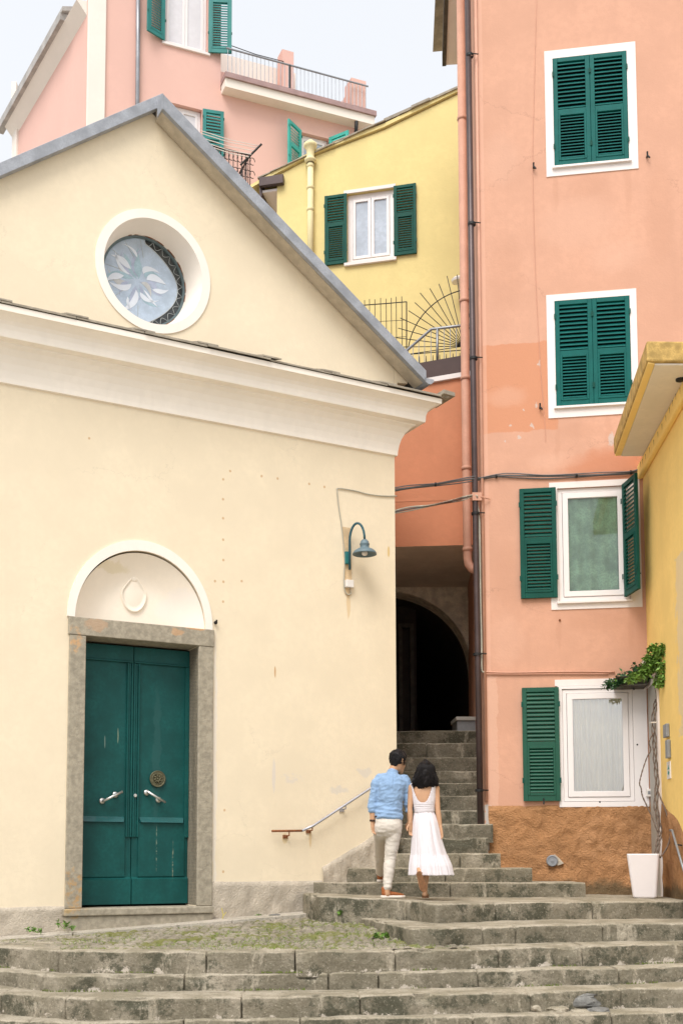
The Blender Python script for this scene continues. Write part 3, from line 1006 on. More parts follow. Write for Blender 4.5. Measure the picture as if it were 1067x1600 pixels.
# left rake: short overhang; right rake: deep overhang with boards under it
l0, l1 = CH.hit(0, 254, .12), CH.hit(240, 151.5, .12)
sl2 = (l1[1] - l0[1]) / (l1[0] - l0[0])
lr = CH.hit(254, 147, .12)
b = MB()
b.prism(CH, [(-7.2, l0[1] + sl2 * (-7.2 - l0[0])), (lr[0], l0[1] + sl2 * (lr[0] - l0[0])), (lr[0], l0[1] + sl2 * (lr[0] - l0[0]) - th), (-7.2, l0[1] + sl2 * (-7.2 - l0[0]) - th)], .03, .12)
ve2 = b.build('roof_verge', M['lead'], church, bevel=.006)
b = MB()
b.prism(CH, [rid, (ES, EZ), (ES, EZ - th * .95), (rid[0], rid[1] - th * 1.15)], .235, .30)
ve = b.build('roof_verge', M['lead'], church, bevel=.006)
b = MB()
b.prism(CH, [(rid[0] + .002, rid[1] - .03), (ES - .02, EZ - .02), (ES - .02, EZ - th * .93), (rid[0] + .002, rid[1] - th * 1.12)], .03, .234)
b.build('verge_board', M['soffit_wood'], ve)
b = MB()
b.prism(CH, [(rid[0] - .016, rid[1] + .003), (rid[0] - .001, rid[1] + .003), (rid[0] - .001, rid[1] - th * 1.16), (rid[0] - .016, rid[1] - th * 1.16)], .121, .302)
b.build('ridge_cap', M['lead'], ve)
b = MB()
zl_ = LA[0][1] + SLA * (-7.2 - LA[0][0])
b.prism(CH, [(-7.2, zl_ - .01), (RIDGE[0], RIDGE[1] + .088), (ES, EZ - .01), (ES, EZ - th), (RIDGE[0], RIDGE[1] - .06), (-7.2, zl_ - th)], -9.3, -.01)
b.build('roof', M['dark_wood'], church)
# half round gutter along the right eave
b = MB()
gp = []
for k in range(13):
    a = R(180 + 180 * k / 12)
    gp.append((ES + .045 + .075 * math.cos(a), EZ - .10 + .075 * math.sin(a)))
b.prism(CH, gp, -9.3, .30)
b.build('gutter', M['lead'], church)

# white band and niche over the door
b = MB()
ou = ell(AC, AZ, .892, .985, 56, 0, 180, closed=False)
inn = ell(AC, AZ, .80, .86, 56, 0, 180, closed=False)
vs = []
for o in (0.0, .016):
    vs += [CH.P(a, z, o) for a, z in ou] + [CH.P(a, z, o) for a, z in inn]
m = len(ou)
fs = []
for i in range(m - 1):
    fs += [(2 * m + i, 2 * m + i + 1, 3 * m + i + 1, 3 * m + i), (i, i + 1, 2 * m + i + 1, 2 * m + i), (m + i, m + i + 1, 3 * m + i + 1, 3 * m + i)]
b.add(vs, fs)
b.build('arch_band', M['trim'], church)
b = MB()       # concave tympanum
rows = []
for r in range(15):
    t = r / 14
    k = 1 - t
    dep = -.02 - .17 * math.sin(min(1, t * 2.2) * math.pi / 2)
    rows.append([CH.P(AC + .80 * k * math.cos(R(180 * i / 48)), AZ - .02 + (.86 * k) * math.sin(R(180 * i / 48)), dep) for i in range(49)])
b.grid(rows)
ty = b.build('tympanum', M['tymp'], church, smooth=True)
# worn oval relief in the niche
cs, cz = CH.hit(209, 928, -.19)
b = MB()
rows = []
def tear(a):
    r = 1.0
    x = .150 * math.sin(a) * (1 - .70 * max(0, math.cos(a)) ** 1.2)
    z = -.215 * math.cos(a + math.pi) * 1.0
    return x, z
ol = [tear(2 * math.pi * i / 40) for i in range(40)]
rows = [[CH.P(cs + x * k, cz + z * k, -.19 + h) for x, z in ol + ol[:1]] for k, h in ((1.08, -.01), (1.04, .026), (.96, .028), (.90, .008), (.7, .016), (.3, .026), (0, .026))]
b.grid(rows)
b.lathe(CH.P(cs, cz + .185, -.19), CH.n, [(.05, -.01), (.046, .015), (.03, .024), (0, .026)], 16)
b.build('relief', M['tymp'], ty, smooth=True)

# round window: band, deep plaster reveal, metal ring and stained glass
b = MB()
o1, o2 = ell(OC, OZ, OR1, OR2, 80), ell(OC, OZ, .625, .655, 80)
b.ring(CH, o1, o2, 0.0, .014)
oc = b.build('round_window', M['trim'], church)
b = MB()
gx, gz, gr1, gr2 = -3.40, 8.72, .535, .575
rows = []
for k in range(7):
    t = k / 6
    rows.append([CH.P(a, z, .013 - .36 * t) for a, z in [(q1[0] + (q2[0] - q1[0]) * t, q1[1] + (q2[1] - q1[1]) * t) for q1, q2 in zip(o2 + o2[:1], ell(gx, gz, gr1, gr2, 80) + ell(gx, gz, gr1, gr2, 80)[:1])]])
b.grid(rows)
b.build('reveal', M['trim'], oc, smooth=True)
b = MB()
g = ell(gx, gz, gr1, gr2, 64)
b.ring(CH, ell(gx, gz, gr1 + .01, gr2 + .01, 64), ell(gx, gz, gr1 - .022, gr2 - .022, 64), -.36, -.318)
b.build('metal_ring', M['oculus_frame'], oc)
b = MB()
rg = random.Random(2)
for (a0, a1) in ((-20, 60), (62, 115), (150, 172), (-75, -40)):      # broken rust on the reveal round the ring
    pts = [CH.P(gx + (gr1 + .012 + rg.uniform(-.004, .008)) * math.cos(R(a)), gz + (gr2 + .012) * math.sin(R(a)), -.312) for a in range(a0, a1, 4)]
    MB().tube(pts, [.008 + rg.uniform(-.003, .005) for _ in pts], 6).build('rust_edge', M['rust'], oc)
b = MB()
b.prism(CH, ell(gx, gz, gr1, gr2, 64), -.40, -.350)
gd = b.build('glass', M['stain_dark'], oc)
# pale lens-shaped field paints the sky's reflection; petals, outer border of scales
lens = []
for i in range(40):
    t = i / 39
    z = gz + .50 - 1.02 * t
    x = gx + (.02 + .43 * math.sin(math.pi * t) ** .8 if 0 < t < 1 else 0.02)
    lens.append((x, z))
left = [(gx + .525 * math.cos(R(a)), gz + .555 * math.sin(R(a))) for a in range(268, 85, -6)]
b = MB()
b.prism(CH, lens + left, -.350, -.345)
b.build('reflection_field', M['reflected_sky'], gd)
cx, cz2 = gx - .07, gz + .0
rq = random.Random(23)
def shard(mb, ang, r0, L, w, bend, o0, o1):
    pts = []
    for sgn in (1, -1):
        rng = range(11) if sgn > 0 else range(10, -1, -1)
        for i in rng:
            t = i / 10
            q = r0 + (L - r0) * t
            wd = w * (math.sin(math.pi * t ** (.75 if sgn > 0 else 1.2)) * (1 if sgn > 0 else .35) + .02)
            a_ = R(ang) + bend * t * t
            x_, z_ = q * math.cos(a_) - sgn * wd * math.sin(a_), q * math.sin(a_) + sgn * wd * math.cos(a_)
            x_, z_ = cx + x_, cz2 + z_
            rr_ = math.hypot((x_ - gx) / (gr1 - .03), (z_ - gz) / (gr2 - .03))
            if rr_ > 1:
                x_, z_ = gx + (x_ - gx) / rr_, gz + (z_ - gz) / rr_
            pts.append((x_, z_))
    mb.prism(CH, pts, o0, o1)
mats = ['stain_mid', 'stain_teal', 'stain_sand', 'stain_mid', 'stain_teal']
for q in range(22):
    mb = MB()
    ang = rq.uniform(0, 360)
    shard(mb, ang, rq.uniform(.02, .14), rq.uniform(.28, .46) * (.8 if -60 < ((ang + 180) % 360 - 180) < 60 else 1), rq.uniform(.025, .07), rq.uniform(-.7, .7), -.345, -.3440 + .0001 * q)
    mb.build('tinted_shard', M[mats[q % 5]], gd)
for ang, r0, L, w, bd in ((124, .16, .38, .055, .35), (57, .13, .30, .05, -.5), (20, .12, .33, .06, -.25), (-20, .20, .36, .04, .3), (-52, .12, .34, .022, .1), (-78, .14, .30, .05, .8), (-100, .12, .42, .05, -.3), (-146, .10, .34, .05, -.35), (172, .18, .37, .055, .4), (150, .12, .38, .03, -.3), (92, .30, .42, .03, .4), (-118, .26, .36, .025, .3)):
    MB_ = MB()
    shard(MB_, ang, r0, L * 1.12, w * 1.15, bd, -.345, -.3405)
    MB_.build('white_petal', M['stain_white'], gd)
b = MB()
for rad, a0, a1, st in ((.97, -78, 84, 14),):
    for a in range(a0, a1, st):
        pts = [CH.P(gx + gr1 * (rad - .13 * math.sin(math.pi * k / 8)) * math.cos(R(a + st * k / 8)), gz + gr2 * (rad - .13 * math.sin(math.pi * k / 8)) * math.sin(R(a + st * k / 8)), -.343) for k in range(9)]
        b.tube(pts, .003, 5)
b.tube([CH.P(a, z, -.343) for a, z in lens], .005, 5)
for a in range(90, 280, 24):
    b.tube([CH.P(gx + gr1 * .55 * math.cos(R(a)), gz + gr2 * .55 * math.sin(R(a)), -.343), CH.P(gx + gr1 * .95 * math.cos(R(a + 5)), gz + gr2 * .95 * math.sin(R(a + 5)), -.343)], .003, 5)
b.build('lead_came', M['came'], gd)

# stone door frame
b = MB()
b.box(CH, -4.345, DS0, 1.085, DZ1 - .002, -.33, .030)
b.build('door_jamb', M['door_stone'], church, bevel=.008)
b = MB()
b.box(CH, DS1, -2.582, 1.085, DZ1 - .002, -.33, .030)
b.build('door_jamb', M['door_stone'], church, bevel=.008)
b = MB()
b.box(CH, -4.36, -2.575, DZ1, AZ - .004, -.335, .036)
b.build('door_lintel', M['door_stone'], church, bevel=.008)
b = MB()
b.box(CH, -4.36, -2.60, .55, 1.00, -.35, .10)
b.box(CH, -4.375, -2.595, 1.002, 1.083, -.355, .125)
b.build('door_sill', M['door_stone'], church, bevel=.012)
b = MB()      # dark stop behind the leaves
b.box(CH, DS0 - .02, DS1 + .02, 1.0, DZ1, -.42, -.39)
b.build('door_stop', M['gap'], church)
zz = lambda y: CH.hit(210, y, -.25)[1]
dm = (DS0 + DS1) / 2
dm = CH.hit(208, 1200, -.25)[0]
for side in (0, 1):
    a0, a1 = (DS0 + .004, dm - .004) if side == 0 else (dm + .004, DS1 - .004)
    b = MB()
    b.box(CH, a0, a1, 1.105, DZ1 - .02, -.35, -.280)
    zt, zr, zl, zk = zz(1033), zz(1280), zz(1308), zz(1374)
    # frame of the upper panel: moulded strips
    b.box(CH, a0, a1, zt, DZ1 - .03, -.285, -.258)
    b.box(CH, a0, a1, zt - .022, zt - .002, -.285, -.246)
    inner, outr = (a1, a0) if side == 0 else (a0, a1)
    sg = -1 if side == 0 else 1
    for (w0, w1, oo) in ((0, .022, -.250), (.026, .050, -.262), (.054, .074, -.246)):
        q = sorted((inner + sg * w0, inner + sg * w1))
        b.box(CH, q[0], q[1], zl, zt - .024, -.285, oo)
    q = sorted((outr, outr - sg * .05))
    b.box(CH, q[0], q[1], zl, zt - .024, -.285, -.250)
    q = sorted((inner + sg * .085, outr - sg * .055))
    # sloping ledge between upper and lower panel
    P = CH.P
    lg = MB()
    vs = [P(q[0], zr - .035, -.281), P(q[1], zr - .035, -.281), P(q[1] - .02, zr - .035, -.225), P(q[0] + .02, zr - .035, -.225), P(q[0], zr + .03, -.281), P(q[1], zr + .03, -.281)]
    lg.add(vs, [(0, 1, 2, 3), (3, 2, 5, 4), (0, 3, 4), (1, 5, 2), (0, 4, 5, 1)])
    b.box(CH, q[0] - .01, q[1] + .01, zk + .03, zr - .037, -.285, -.262)
    b.box(CH, a0 + .001, a1 - .001, 1.108, zk, -.285, -.248)
    vs = [P(a0, zk + .001, -.282), P(a1, zk + .001, -.282), P(a1, zk + .001, -.247), P(a0, zk + .001, -.247), P(a0, zk + .028, -.281), P(a1, zk + .028, -.281)]
    b.add(vs, [(0, 1, 2, 3), (3, 2, 5, 4), (0, 3, 4), (1, 5, 2), (0, 4, 5, 1)])
    leaf = b.build('door_leaf', M['door'], church, bevel=.003, seg=1)
    lg.build('panel_ledge', M['door_gloss'], leaf)
    pr = [(161, 1252), (192, 1237)] if side == 0 else [(231, 1237), (259, 1254)]
    b = MB()
    A, B = [CH.P(*CH.hit(x, y, -.20), -.20) for x, y in pr]
    b.tube([A, B], .016, 10)
    posts = [A.lerp(B, .06), A.lerp(B, .72)]
    for q in posts:
        b.tube([q, q - CH.n * .075], .012, 8)
        b.lathe(q - CH.n * .078, CH.n, [(0, 0), (.036, 0), (.036, .012), (.026, .02), (0, .022)], 16)
    b.build('door_handle', M['steel'], leaf, smooth=True)
    if side == 1:
        b = MB()
        c = CH.P(*CH.hit(247, 1217, -.25), -.262)
        b.lathe(c, CH.n, [(0, 0), (.098, 0), (.10, .010), (.092, .016), (.086, .010), (.070, .008), (.066, .014), (.06, .008), (0, .008)], 32)
        for k in range(8):       # petals and a boss cast in the middle
            a = R(45 * k + 10)
            d = CH.u * math.cos(a) + Vector((0, 0, math.sin(a)))
            b.tube([c + CH.n * .01 + d * .012, c + CH.n * .018 + d * .034, c + CH.n * .01 + d * .058], [.008, .012, .004], 8)
        b.lathe(c + CH.n * .006, CH.n, [(.02, 0), (.018, .012), (0, .016)], 12)
        b.build('brass_medallion', M['brass'], leaf, smooth=True)
        b = MB()
        b.lathe(CH.P(*CH.hit(211.5, 1243, -.25), -.246), CH.n, [(0, 0), (.02, 0), (.02, .008), (.010, .010), (0, .006)], 14)
        b.build('keyhole_plate', M['steel'], leaf)
# iron hook and small fixings beside the lintel
b = MB()
p = CH.px(337, 973, .02)
b.tube([p - CH.n * .03, p + CH.n * .03, p + CH.n * .035 + Vector((0, 0, .03))], .012, 8)
b.lathe(p, CH.n, [(.022, 0), (.022, .012), (0, .014)], 10)
b.build('wall_hook', M['dark_metal'], church)

# ---- lamp on the church wall
lp = CH.px(543, 880, 0)
lamp = thing('wall_lamp', 'blue grey enamel bell shade wall lamp on a swan neck arm near the church corner', 'lamp', lp)
b = MB()
LS = lambda x, y, o: CH.P(*CH.hit(x, y, o), o)
b.prism(CH, [CH.hit(534, 823), CH.hit(547, 825), CH.hit(549, 905), CH.hit(548, 930), CH.hit(540, 930), CH.hit(538, 905)], -.01, .006)
b.build('backing_patch', M['raw_patch'], lamp)
b = MB()
s0, z1 = CH.hit(538.5, 862, .02)
s1, z0 = CH.hit(545.5, 882, .02)
b.box(CH, s0, s1, z0, z1, .007, .05)
b.build('bracket', M['teal_box'], lamp, bevel=.004)
# arm: up the wall, over in a half circle that swings out
q0 = CH.hit(546.5, 890, .06)
q1 = CH.hit(545, 845, .06)
top = [CH.P(q0[0], q0[1], .06), CH.P(q0[0], q1[1], .06)]
sA = q0[0]
px_end = (569.5, 842)
end_o = .22
sE, zE = CH.hit(*px_end, end_o)
zc = q1[1]
rz = CH.hit(557, 818, .13)[1] - zc
for k in range(1, 15):
    a = math.pi * k / 14
    f = (1 - math.cos(a)) / 2
    top.append(CH.P(sA + (sE - sA) * f, zc + (zE - zc) * f + rz * math.sin(a), .06 + (end_o - .06) * f))
b = MB()
b.tube(top, .0155, 10)
b.build('arm', M['lamp_arm'], lamp, smooth=True)
c = CH.P(sE, zE - .02, end_o)
b = MB()
b.lathe(c, (0, 0, -1), [(.0, -.012), (.03, -.01), (.05, .012), (.058, .04), (.066, .048), (.060, .058), (.058, .08), (.060, .095), (.075, .105), (.105, .118), (.135, .14), (.152, .168), (.156, .182), (.152, .184), (.13, .16), (.10, .135), (.05, .12), (0, .115)], 36)
b.build('lamp_shade', M['lamp'], lamp, smooth=True)
b = MB()
b.lathe(c + Vector((0, 0, -.12)), (0, 0, -1), [(.018, 0), (.03, .02), (.04, .045), (.034, .065), (.018, .076), (0, .079)], 16)
b.build('bulb', M['bulb'], lamp, smooth=True)
b = MB()
s0, z1 = CH.hit(539.5, 906, .03)
s1, z0 = CH.hit(551, 919, .03)
b.box(CH, s0, s1, z0, z1, .007, .065)
b.build('junction_box', M['box_white'], lamp, bevel=.006)
b = MB()
b.tube(catm([CH.px(620, 775, .012), CH.px(600, 775, .012), CH.px(575, 772, .012), CH.px(555, 767, .012), CH.px(529, 763, .012), CH.px(527, 768, .012), CH.px(529, 790, .012), CH.px(534, 825, .012), CH.px(538, 870, .016), CH.px(537.5, 905, .016), CH.px(538, 920, .02), CH.px(543, 929, .02), CH.px(548, 927, .02), CH.px(547, 920, .03)], 5), .0075, 6)
b.build('wire', M['cable_pale'], lamp, smooth=True)

# ---- handrail on the church wall
hr = thing('handrail', 'slim galvanised handrail with rusty lower end rising along the church wall', 'handrail', CH.px(425, 1300, 0))
pl = [CH.px(425, 1298.5, .09), CH.px(472, 1298, .09), CH.px(490, 1290, .09), CH.px(580, 1231, .09)]
b = MB()
b.tube([pl[0], pl[1]], .014, 8)
b.build('rusty_end', M['rust'], hr, smooth=True)
b = MB()
d = (pl[3] - pl[2]).normalized()
b.tube([pl[1] - Vector((0, 0, 0)), pl[2], pl[3], pl[3] + d * .22], .016, 8)
b.build('rail', M['galv'], hr, smooth=True)
for (x, y, mt) in ((452, 1299, 'rust'), (488, 1291, 'rust'), (540, 1257.5, 'galv')):
    b = MB()
    p = CH.px(x, y, .09)
    b.tube([p, p - Vector((0, 0, .05)), p - Vector((0, 0, .055)) - CH.n * .085], .008, 6)
    q = p - Vector((0, 0, .055)) - CH.n * .085
    b.box(CH, (q - CH.O).dot(CH.u) - .045, (q - CH.O).dot(CH.u) + .02, q.z - .03, q.z + .012, .002, .014)
    b.build('bracket', M[mt], hr)
# ================================================================== PINK HOUSE (right)
pink = thing('salmon_house', 'tall salmon pink house with green shuttered windows rising beside the steps', 'house', PK.P(1.1, 1.0))
PS1 = 2.165
W1 = (1.083, 2.092, 11.255, 12.855)
W2 = (1.045, 2.050, 7.805, 9.312)
W3 = (1.034, 1.968, 5.095, 6.66)
W4 = (1.015, 2.128, 2.348, 3.93)
b = MB()
b.sheet(PK, [(0, .9), (PS1 + 2.4, .9), (PS1 + 2.4, 16.6), (0, 16.6)], [rect(*W1), rect(*W2), rect(*W3), rect(*W4)], reveal=.16)
back = Vector((.10, .995, 0)).normalized()
A = PK.P(0, 0)
Bp = A + back * 4.3
b.add([A + Vector((0, 0, .9)), Bp + Vector((0, 0, .9)), Bp + Vector((0, 0, 16.6)), A + Vector((0, 0, 16.6))], [(0, 1, 2, 3)])
E2 = PK.P(PS1 + 2.4, 0)
Bq = E2 + back * 4.3
b.add([Bp + Vector((0, 0, .9)), Bq + Vector((0, 0, .9)), Bq + Vector((0, 0, 16.6)), Bp + Vector((0, 0, 16.6))], [(0, 1, 2, 3)])
b.add([E2 + Vector((0, 0, .9)), Bq + Vector((0, 0, .9)), Bq + Vector((0, 0, 16.6)), E2 + Vector((0, 0, 16.6))], [(0, 1, 2, 3)])
b.build('wall', M['pink'], pink, recalc=False)
# overhanging eave along the left flank and the roof
sideF = Fr(Bp, A - Bp)
b = MB()
ez = atY(697, 103, 19.7).z
b.box(sideF, .1, 5.2, ez + .02, ez + .12, -.05, .27)
ev = b.build('eave', M['white'], pink)
b = MB()
b.box(sideF, .1, 5.2, ez, ez + .22, .271, .34)
b.build('eave_board', M['trough'], ev)
b = MB()
r0 = [A + Vector((-.45, -.5, 16.62)), E2 + Vector((.45, -.5, 16.62)), Bq + Vector((.45, .5, 16.62)), Bp + Vector((-.45, .5, 16.62))]
mid = [(r0[0] + r0[3]) / 2 * .6 + (r0[1] + r0[2]) / 2 * .4 + Vector((0, 0, 1.0)), (r0[1] + r0[2]) / 2 * .6 + (r0[0] + r0[3]) / 2 * .4 + Vector((0, 0, 1.0))]
b.add(r0 + mid, [(0, 1, 5, 4), (1, 2, 5), (2, 3, 4, 5), (3, 0, 4), (3, 2, 1, 0)])
b.build('roof', M['slate'], pink)

def surround(outer, inner, parent, nm='surround', o=.012, sill=True):
    m = MB()
    m.ring(PK, outer, inner, 0.0, o)
    sr_ = m.build(nm, M['white'], parent)
    if sill:
        m = MB()
        m.box(PK, inner[0][0] - .03, inner[1][0] + .03, inner[0][1] - .035, inner[0][1] - .002, -.10, .05)
        m.build('sill', M['white'], sr_, bevel=.005)
    return sr_
# two upper windows, shutters closed
for (w, so) in ((W1, (.973, 2.213, 11.12, 12.975)), (W2, (.937, 2.14, 7.65, 9.405))):
    b = MB()
    b.box(PK, w[0] + .002, w[1] - .002, w[2] + .002, w[3] - .002, -.155, -.12)
    win = b.build('window', M['gap'], pink)
    surround(rect(*so), rect(*w), win)
    md = (w[0] + w[1]) / 2
    shutter(PK, w[0] + .004, md - .002, w[2] + .004, w[3] - .004, -.028, .016, M['shutter'], win, split=.50, lap=.8)
    shutter(PK, md + .002, w[1] - .004, w[2] + .004, w[3] - .004, -.028, .016, M['shutter'], win, split=.50, lap=.8)

def casement(F, s0, s1, z0, z1, oc, parent, glass, st=.055, mull=False, outer=.05):
    """Fixed frame, sash and pane(s)."""
    m = MB()
    m.ring(F, rect(s0, s1, z0, z1), rect(s0 + outer, s1 - outer, z0 + outer, z1 - outer), oc - .05, oc)
    a0, a1, b0, b1 = s0 + outer + .004, s1 - outer - .004, z0 + outer + .004, z1 - outer - .004
    cells_ = [(a0, a1)] if not mull else [(a0, (a0 + a1) / 2 - .003), ((a0 + a1) / 2 + .003, a1)]
    for (c0, c1) in cells_:
        m.ring(F, rect(c0, c1, b0, b1), rect(c0 + st, c1 - st, b0 + st, b1 - st), oc - .045, oc + .012)
    fr = m.build('window_frame', M['pvc'], parent, bevel=.004, seg=1)
    for (c0, c1) in cells_:
        m = MB()
        m.box(F, c0 + st - .002, c1 - st + .002, b0 + st - .002, b1 - st + .002, oc - .022, oc - .014)
        m.build('pane', glass, fr)
    return fr

def curtain(F, s0, s1, z0, z1, o, mat, parent, waves=14, amp=.018, nm='curtain'):
    m = MB()
    rows = []
    n = waves * 8
    for r in range(9):
        z = z0 + (z1 - z0) * r / 8
        row = []
        for k in range(n + 1):
            t = k / n
            row.append(F.P(s0 + (s1 - s0) * t, z, o + amp * math.sin(2 * math.pi * waves * t + .5 * math.sin(5 * t)) + .4 * amp * nz((t * 9, z, 1), 1.3)))
        rows.append(row)
    m.grid(rows)
    return m.build(nm, mat, parent, smooth=True)

# third window: net curtain, shutters open
b = MB()
b.box(PK, W3[0] - .1, W3[1] + .1, W3[2] - .1, W3[3] + .1, -.60, -.58)
win = b.build('window', M['inside'], pink)
surround(rect(.928, 2.118, 4.985, 6.745), rect(*W3), win)
casement(PK, W3[0] + .002, W3[1] - .002, W3[2] + .002, W3[3] - .002, -.02, win, M['glass'], st=.075, outer=.06)
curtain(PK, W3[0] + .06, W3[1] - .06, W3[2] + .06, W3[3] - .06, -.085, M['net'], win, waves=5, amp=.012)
shutter(PK, .526, 1.013, 5.147, 6.667, .018, .058, M['shutter_dark'], win, split=.53)
hs = 1.90
hf = Fr(PK.P(hs, 0, .03), PK.u * math.cos(R(76)) + PK.n * math.sin(R(76)))
shutter(hf, .0, .487, 5.12, 6.66, -.02, .02, M['shutter_dark'], win, split=.53)
b = MB()
for (x, y, dx) in ((1003, 903, 8),):
    p = hf.P(.44, 5.33, .03)
    b.tube([p, p + Vector((.07, -.02, .0))], .010, 6)
b.build('stay', M['dark_metal'], win)
# fourth window: deep white frame, pleated curtain, one shutter
b = MB()
b.box(PK, W4[0] - .1, W4[1] + .02, W4[2] - .1, W4[3] + .1, -.60, -.58)
win = b.build('window', M['inside'], pink)
b = MB()
b.box(PK, .955, 2.145, 3.945, 4.03, -.02, .014)
b.build('surround', M['white'], win)
b = MB()
b.ring(PK, rect(W4[0] - .03, W4[1] + .012, W4[2] - .03, W4[3] + .012), rect(W4[0] + .03, W4[1] - .17, W4[2] + .04, W4[3] - .03), 0.0, .022)
b.build('outer_frame', M['pvc'], win, bevel=.004)
s0, z1 = PK.hit(880, 1078)
casement(PK, W4[0] + .032, 1.956, W4[2] + .045, W4[3] - .035, .006, win, M['glass_sky'], st=.075, outer=.055)
curtain(PK, W4[0] + .1, 1.86, W4[2] + .1, W4[3] - .1, -.055, M['curtain'], win, waves=11, amp=.020)
b = MB()
for (x, y) in ((995, 1163.5), (936.5, 1253)):
    c = PK.px(x, y, .022)
    b.lathe(c, PK.n, [(.012, 0), (.010, .006), (0, .007)], 10)
b.build('screw_cap', M['gap'], win)
shutter(PK, .517, 1.002, 2.40, 3.925, .024, .064, M['shutter_low'], win, split=.50)
b = MB()
p = PK.px(849, 1252, .07)
b.tube([p + Vector((0, 0, .04)), p, p - Vector((0, 0, .04)) + PK.n * .02], .010, 6)
b.build('latch', M['dark_metal'], win)

# roughcast base, thickest at the foot where it spreads over the steps
ss = lin_s(.06, 2.16, 120)
rows = []
for r in range(44):
    t = r / 43
    row = []
    for s in ss:
        z = .95 + (2.352 - .95) * t
        p = PK.P(s, z, .0)
        foot = max(0, 1 - (z - .95) / .55)
        o = .018 + .02 * nz(p, 6, 1) + .016 * nz(p, 15, 4) + .008 * nz(p, 34, 9) + foot ** 2 * (.12 + .10 * nz(p, 2.4, 8)) * max(0, 1 - s / 2.4)
        if r == 43:
            o = -.01
        row.append(PK.P(s + (.03 * nz(p, 7, 3) if s < .1 else 0), z + (.01 * nz(p, 4, 5) if r > 41 else 0), max(.003, o) if r < 43 else -.004))
    rows.append(row)
b = MB()
b.grid(rows)
b.build('roughcast_base', M['rough_orange'], pink, smooth=True)
# vent cap
b = MB()
c = PK.px(862, 1345, .03)
b.lathe(c, PK.n, [(0, 0), (.075, 0), (.078, .03), (.072, .04), (.062, .042), (.058, .03), (.02, .03), (.018, .038), (0, .04)], 24)
vc = b.build('vent_cap', M['grey_metal'], pink, smooth=False)
b = MB()
b.prism(PK, [PK.hit(866, 1335), PK.hit(873, 1341), PK.hit(880, 1349), PK.hit(872, 1352), PK.hit(860, 1352), PK.hit(858, 1338)], -.0, .05)
b.build('mortar_patch', M['rough_grey'], vc)
# shutter stops
for (x, y) in ((833, 263), (1010, 246), (843, 638)):
    b = MB()
    p = PK.px(x, y, 0)
    b.tube([p - PK.n * .02, p + PK.n * .05, p + PK.n * .055 + Vector((0, 0, .05))], .013, 6)
    b.tube([p + PK.n * .05, p + PK.n * .055 - Vector((0, 0, .04)) + PK.u * .03], .013, 6)
    b.build('shutter_stop', M['dark_metal'], pink)
b = MB()
c = PK.px(874, 969, 0)
b.lathe(c, PK.n, [(.016, 0), (.012, .02), (0, .022)], 8)
b.build('bolt', M['rust'], pink)
# thin cables stapled to the front
b = MB()
pts = []
for (x, y) in ((838, 0), (834, 150), (832, 260), (836, 420), (843, 560), (850, 650), (852, 690)):
    pts.append(PK.px(x, y, .006))
b.tube(catm(pts, 5), .0035, 5)
b.build('thin_wire', M['pink_pipe'], pink)
b = MB()
b.tube(catm([PK.px(750, 1049, .02), PK.px(790, 1051, .022), PK.px(850, 1050, .02), PK.px(905, 1049.5, .022), PK.px(960, 1050, .02)], 5), .011, 6)
b.tube(catm([PK.px(750, 1053, .02), PK.px(800, 1053.5, .022), PK.px(870, 1053, .02), PK.px(950, 1053, .022)], 5), .007, 6)
b.build('wall_cable', M['pink_pipe'], pink, smooth=True)
# corner conduit painted with the wall
b = MB()
b.tube([PK.P(.028, 16.2, .022), PK.P(.028, 2.4, .022)], .022, 8)
b.build('corner_conduit', M['pink_pipe'], pink, smooth=True)
b = MB()
b.tube(catm([PK.P(-.045, 6.55, .03), PK.P(-.018, 6.3, .05), PK.P(-.012, 6.0, .05), PK.P(-.014, 5.2, .05), PK.P(-.008, 4.6, .05), PK.P(-.01, 4.2, .05), PK.P(.02, 4.16, .03)], 5), .012, 6)
b.tube(catm([PK.P(-.06, 6.5, .03), PK.P(-.03, 6.2, .05), PK.P(-.028, 5.4, .045), PK.P(-.022, 4.25, .045)], 5), .009, 6)
b.build('corner_cable', M['cable_pale'], pink, smooth=True)

# brown rainwater pipe at the corner
b = MB()
px_, py_ = 2.365, 15.45
b.tube([(px_ - .02, py_, 16.2), (px_ - .006, py_, 7.2), (px_ + .006, py_, 4.5), (px_ + .012, py_, 1.925)], .042, 14)
dp = b.build('rain_pipe', M['brown_pipe'], pink, smooth=True)
for z in (13.0, 10.5, 8.55, 6.35, 4.4, 2.55):
    b = MB()
    b.lathe((px_, py_, z - .02), (0, 0, 1), [(.048, 0), (.056, 0), (.056, .035), (.048, .035)], 14)
    b.tube([(px_, py_ - .05, z), (px_ + .12, py_ - .03, z)], .009, 6)
    b.build('pipe_clip', M['dark_metal'], dp)
# painted pipe behind it with an elbow at the foot
pts = [Vector((2.373, 16.3, 16.2)), Vector((2.373, 16.3, 5.95)), Vector((2.385, 16.3, 5.86)), Vector((2.43, 16.28, 5.79)), Vector((2.52, 16.25, 5.74))]
b = MB()
b.tube(pts, .063, 14)
pp2 = b.build('painted_pipe', M['pink_pipe'], pink, smooth=True)
for z in (12.6, 9.78, 8.6, 7.25, 6.05):
    b = MB()
    b.lathe((2.373, 16.3, z), (0, 0, 1), [(.064, 0), (.074, .004), (.074, .05), (.064, .055)], 14)
    b.build('pipe_collar', M['pink_pipe'], pp2, smooth=True)

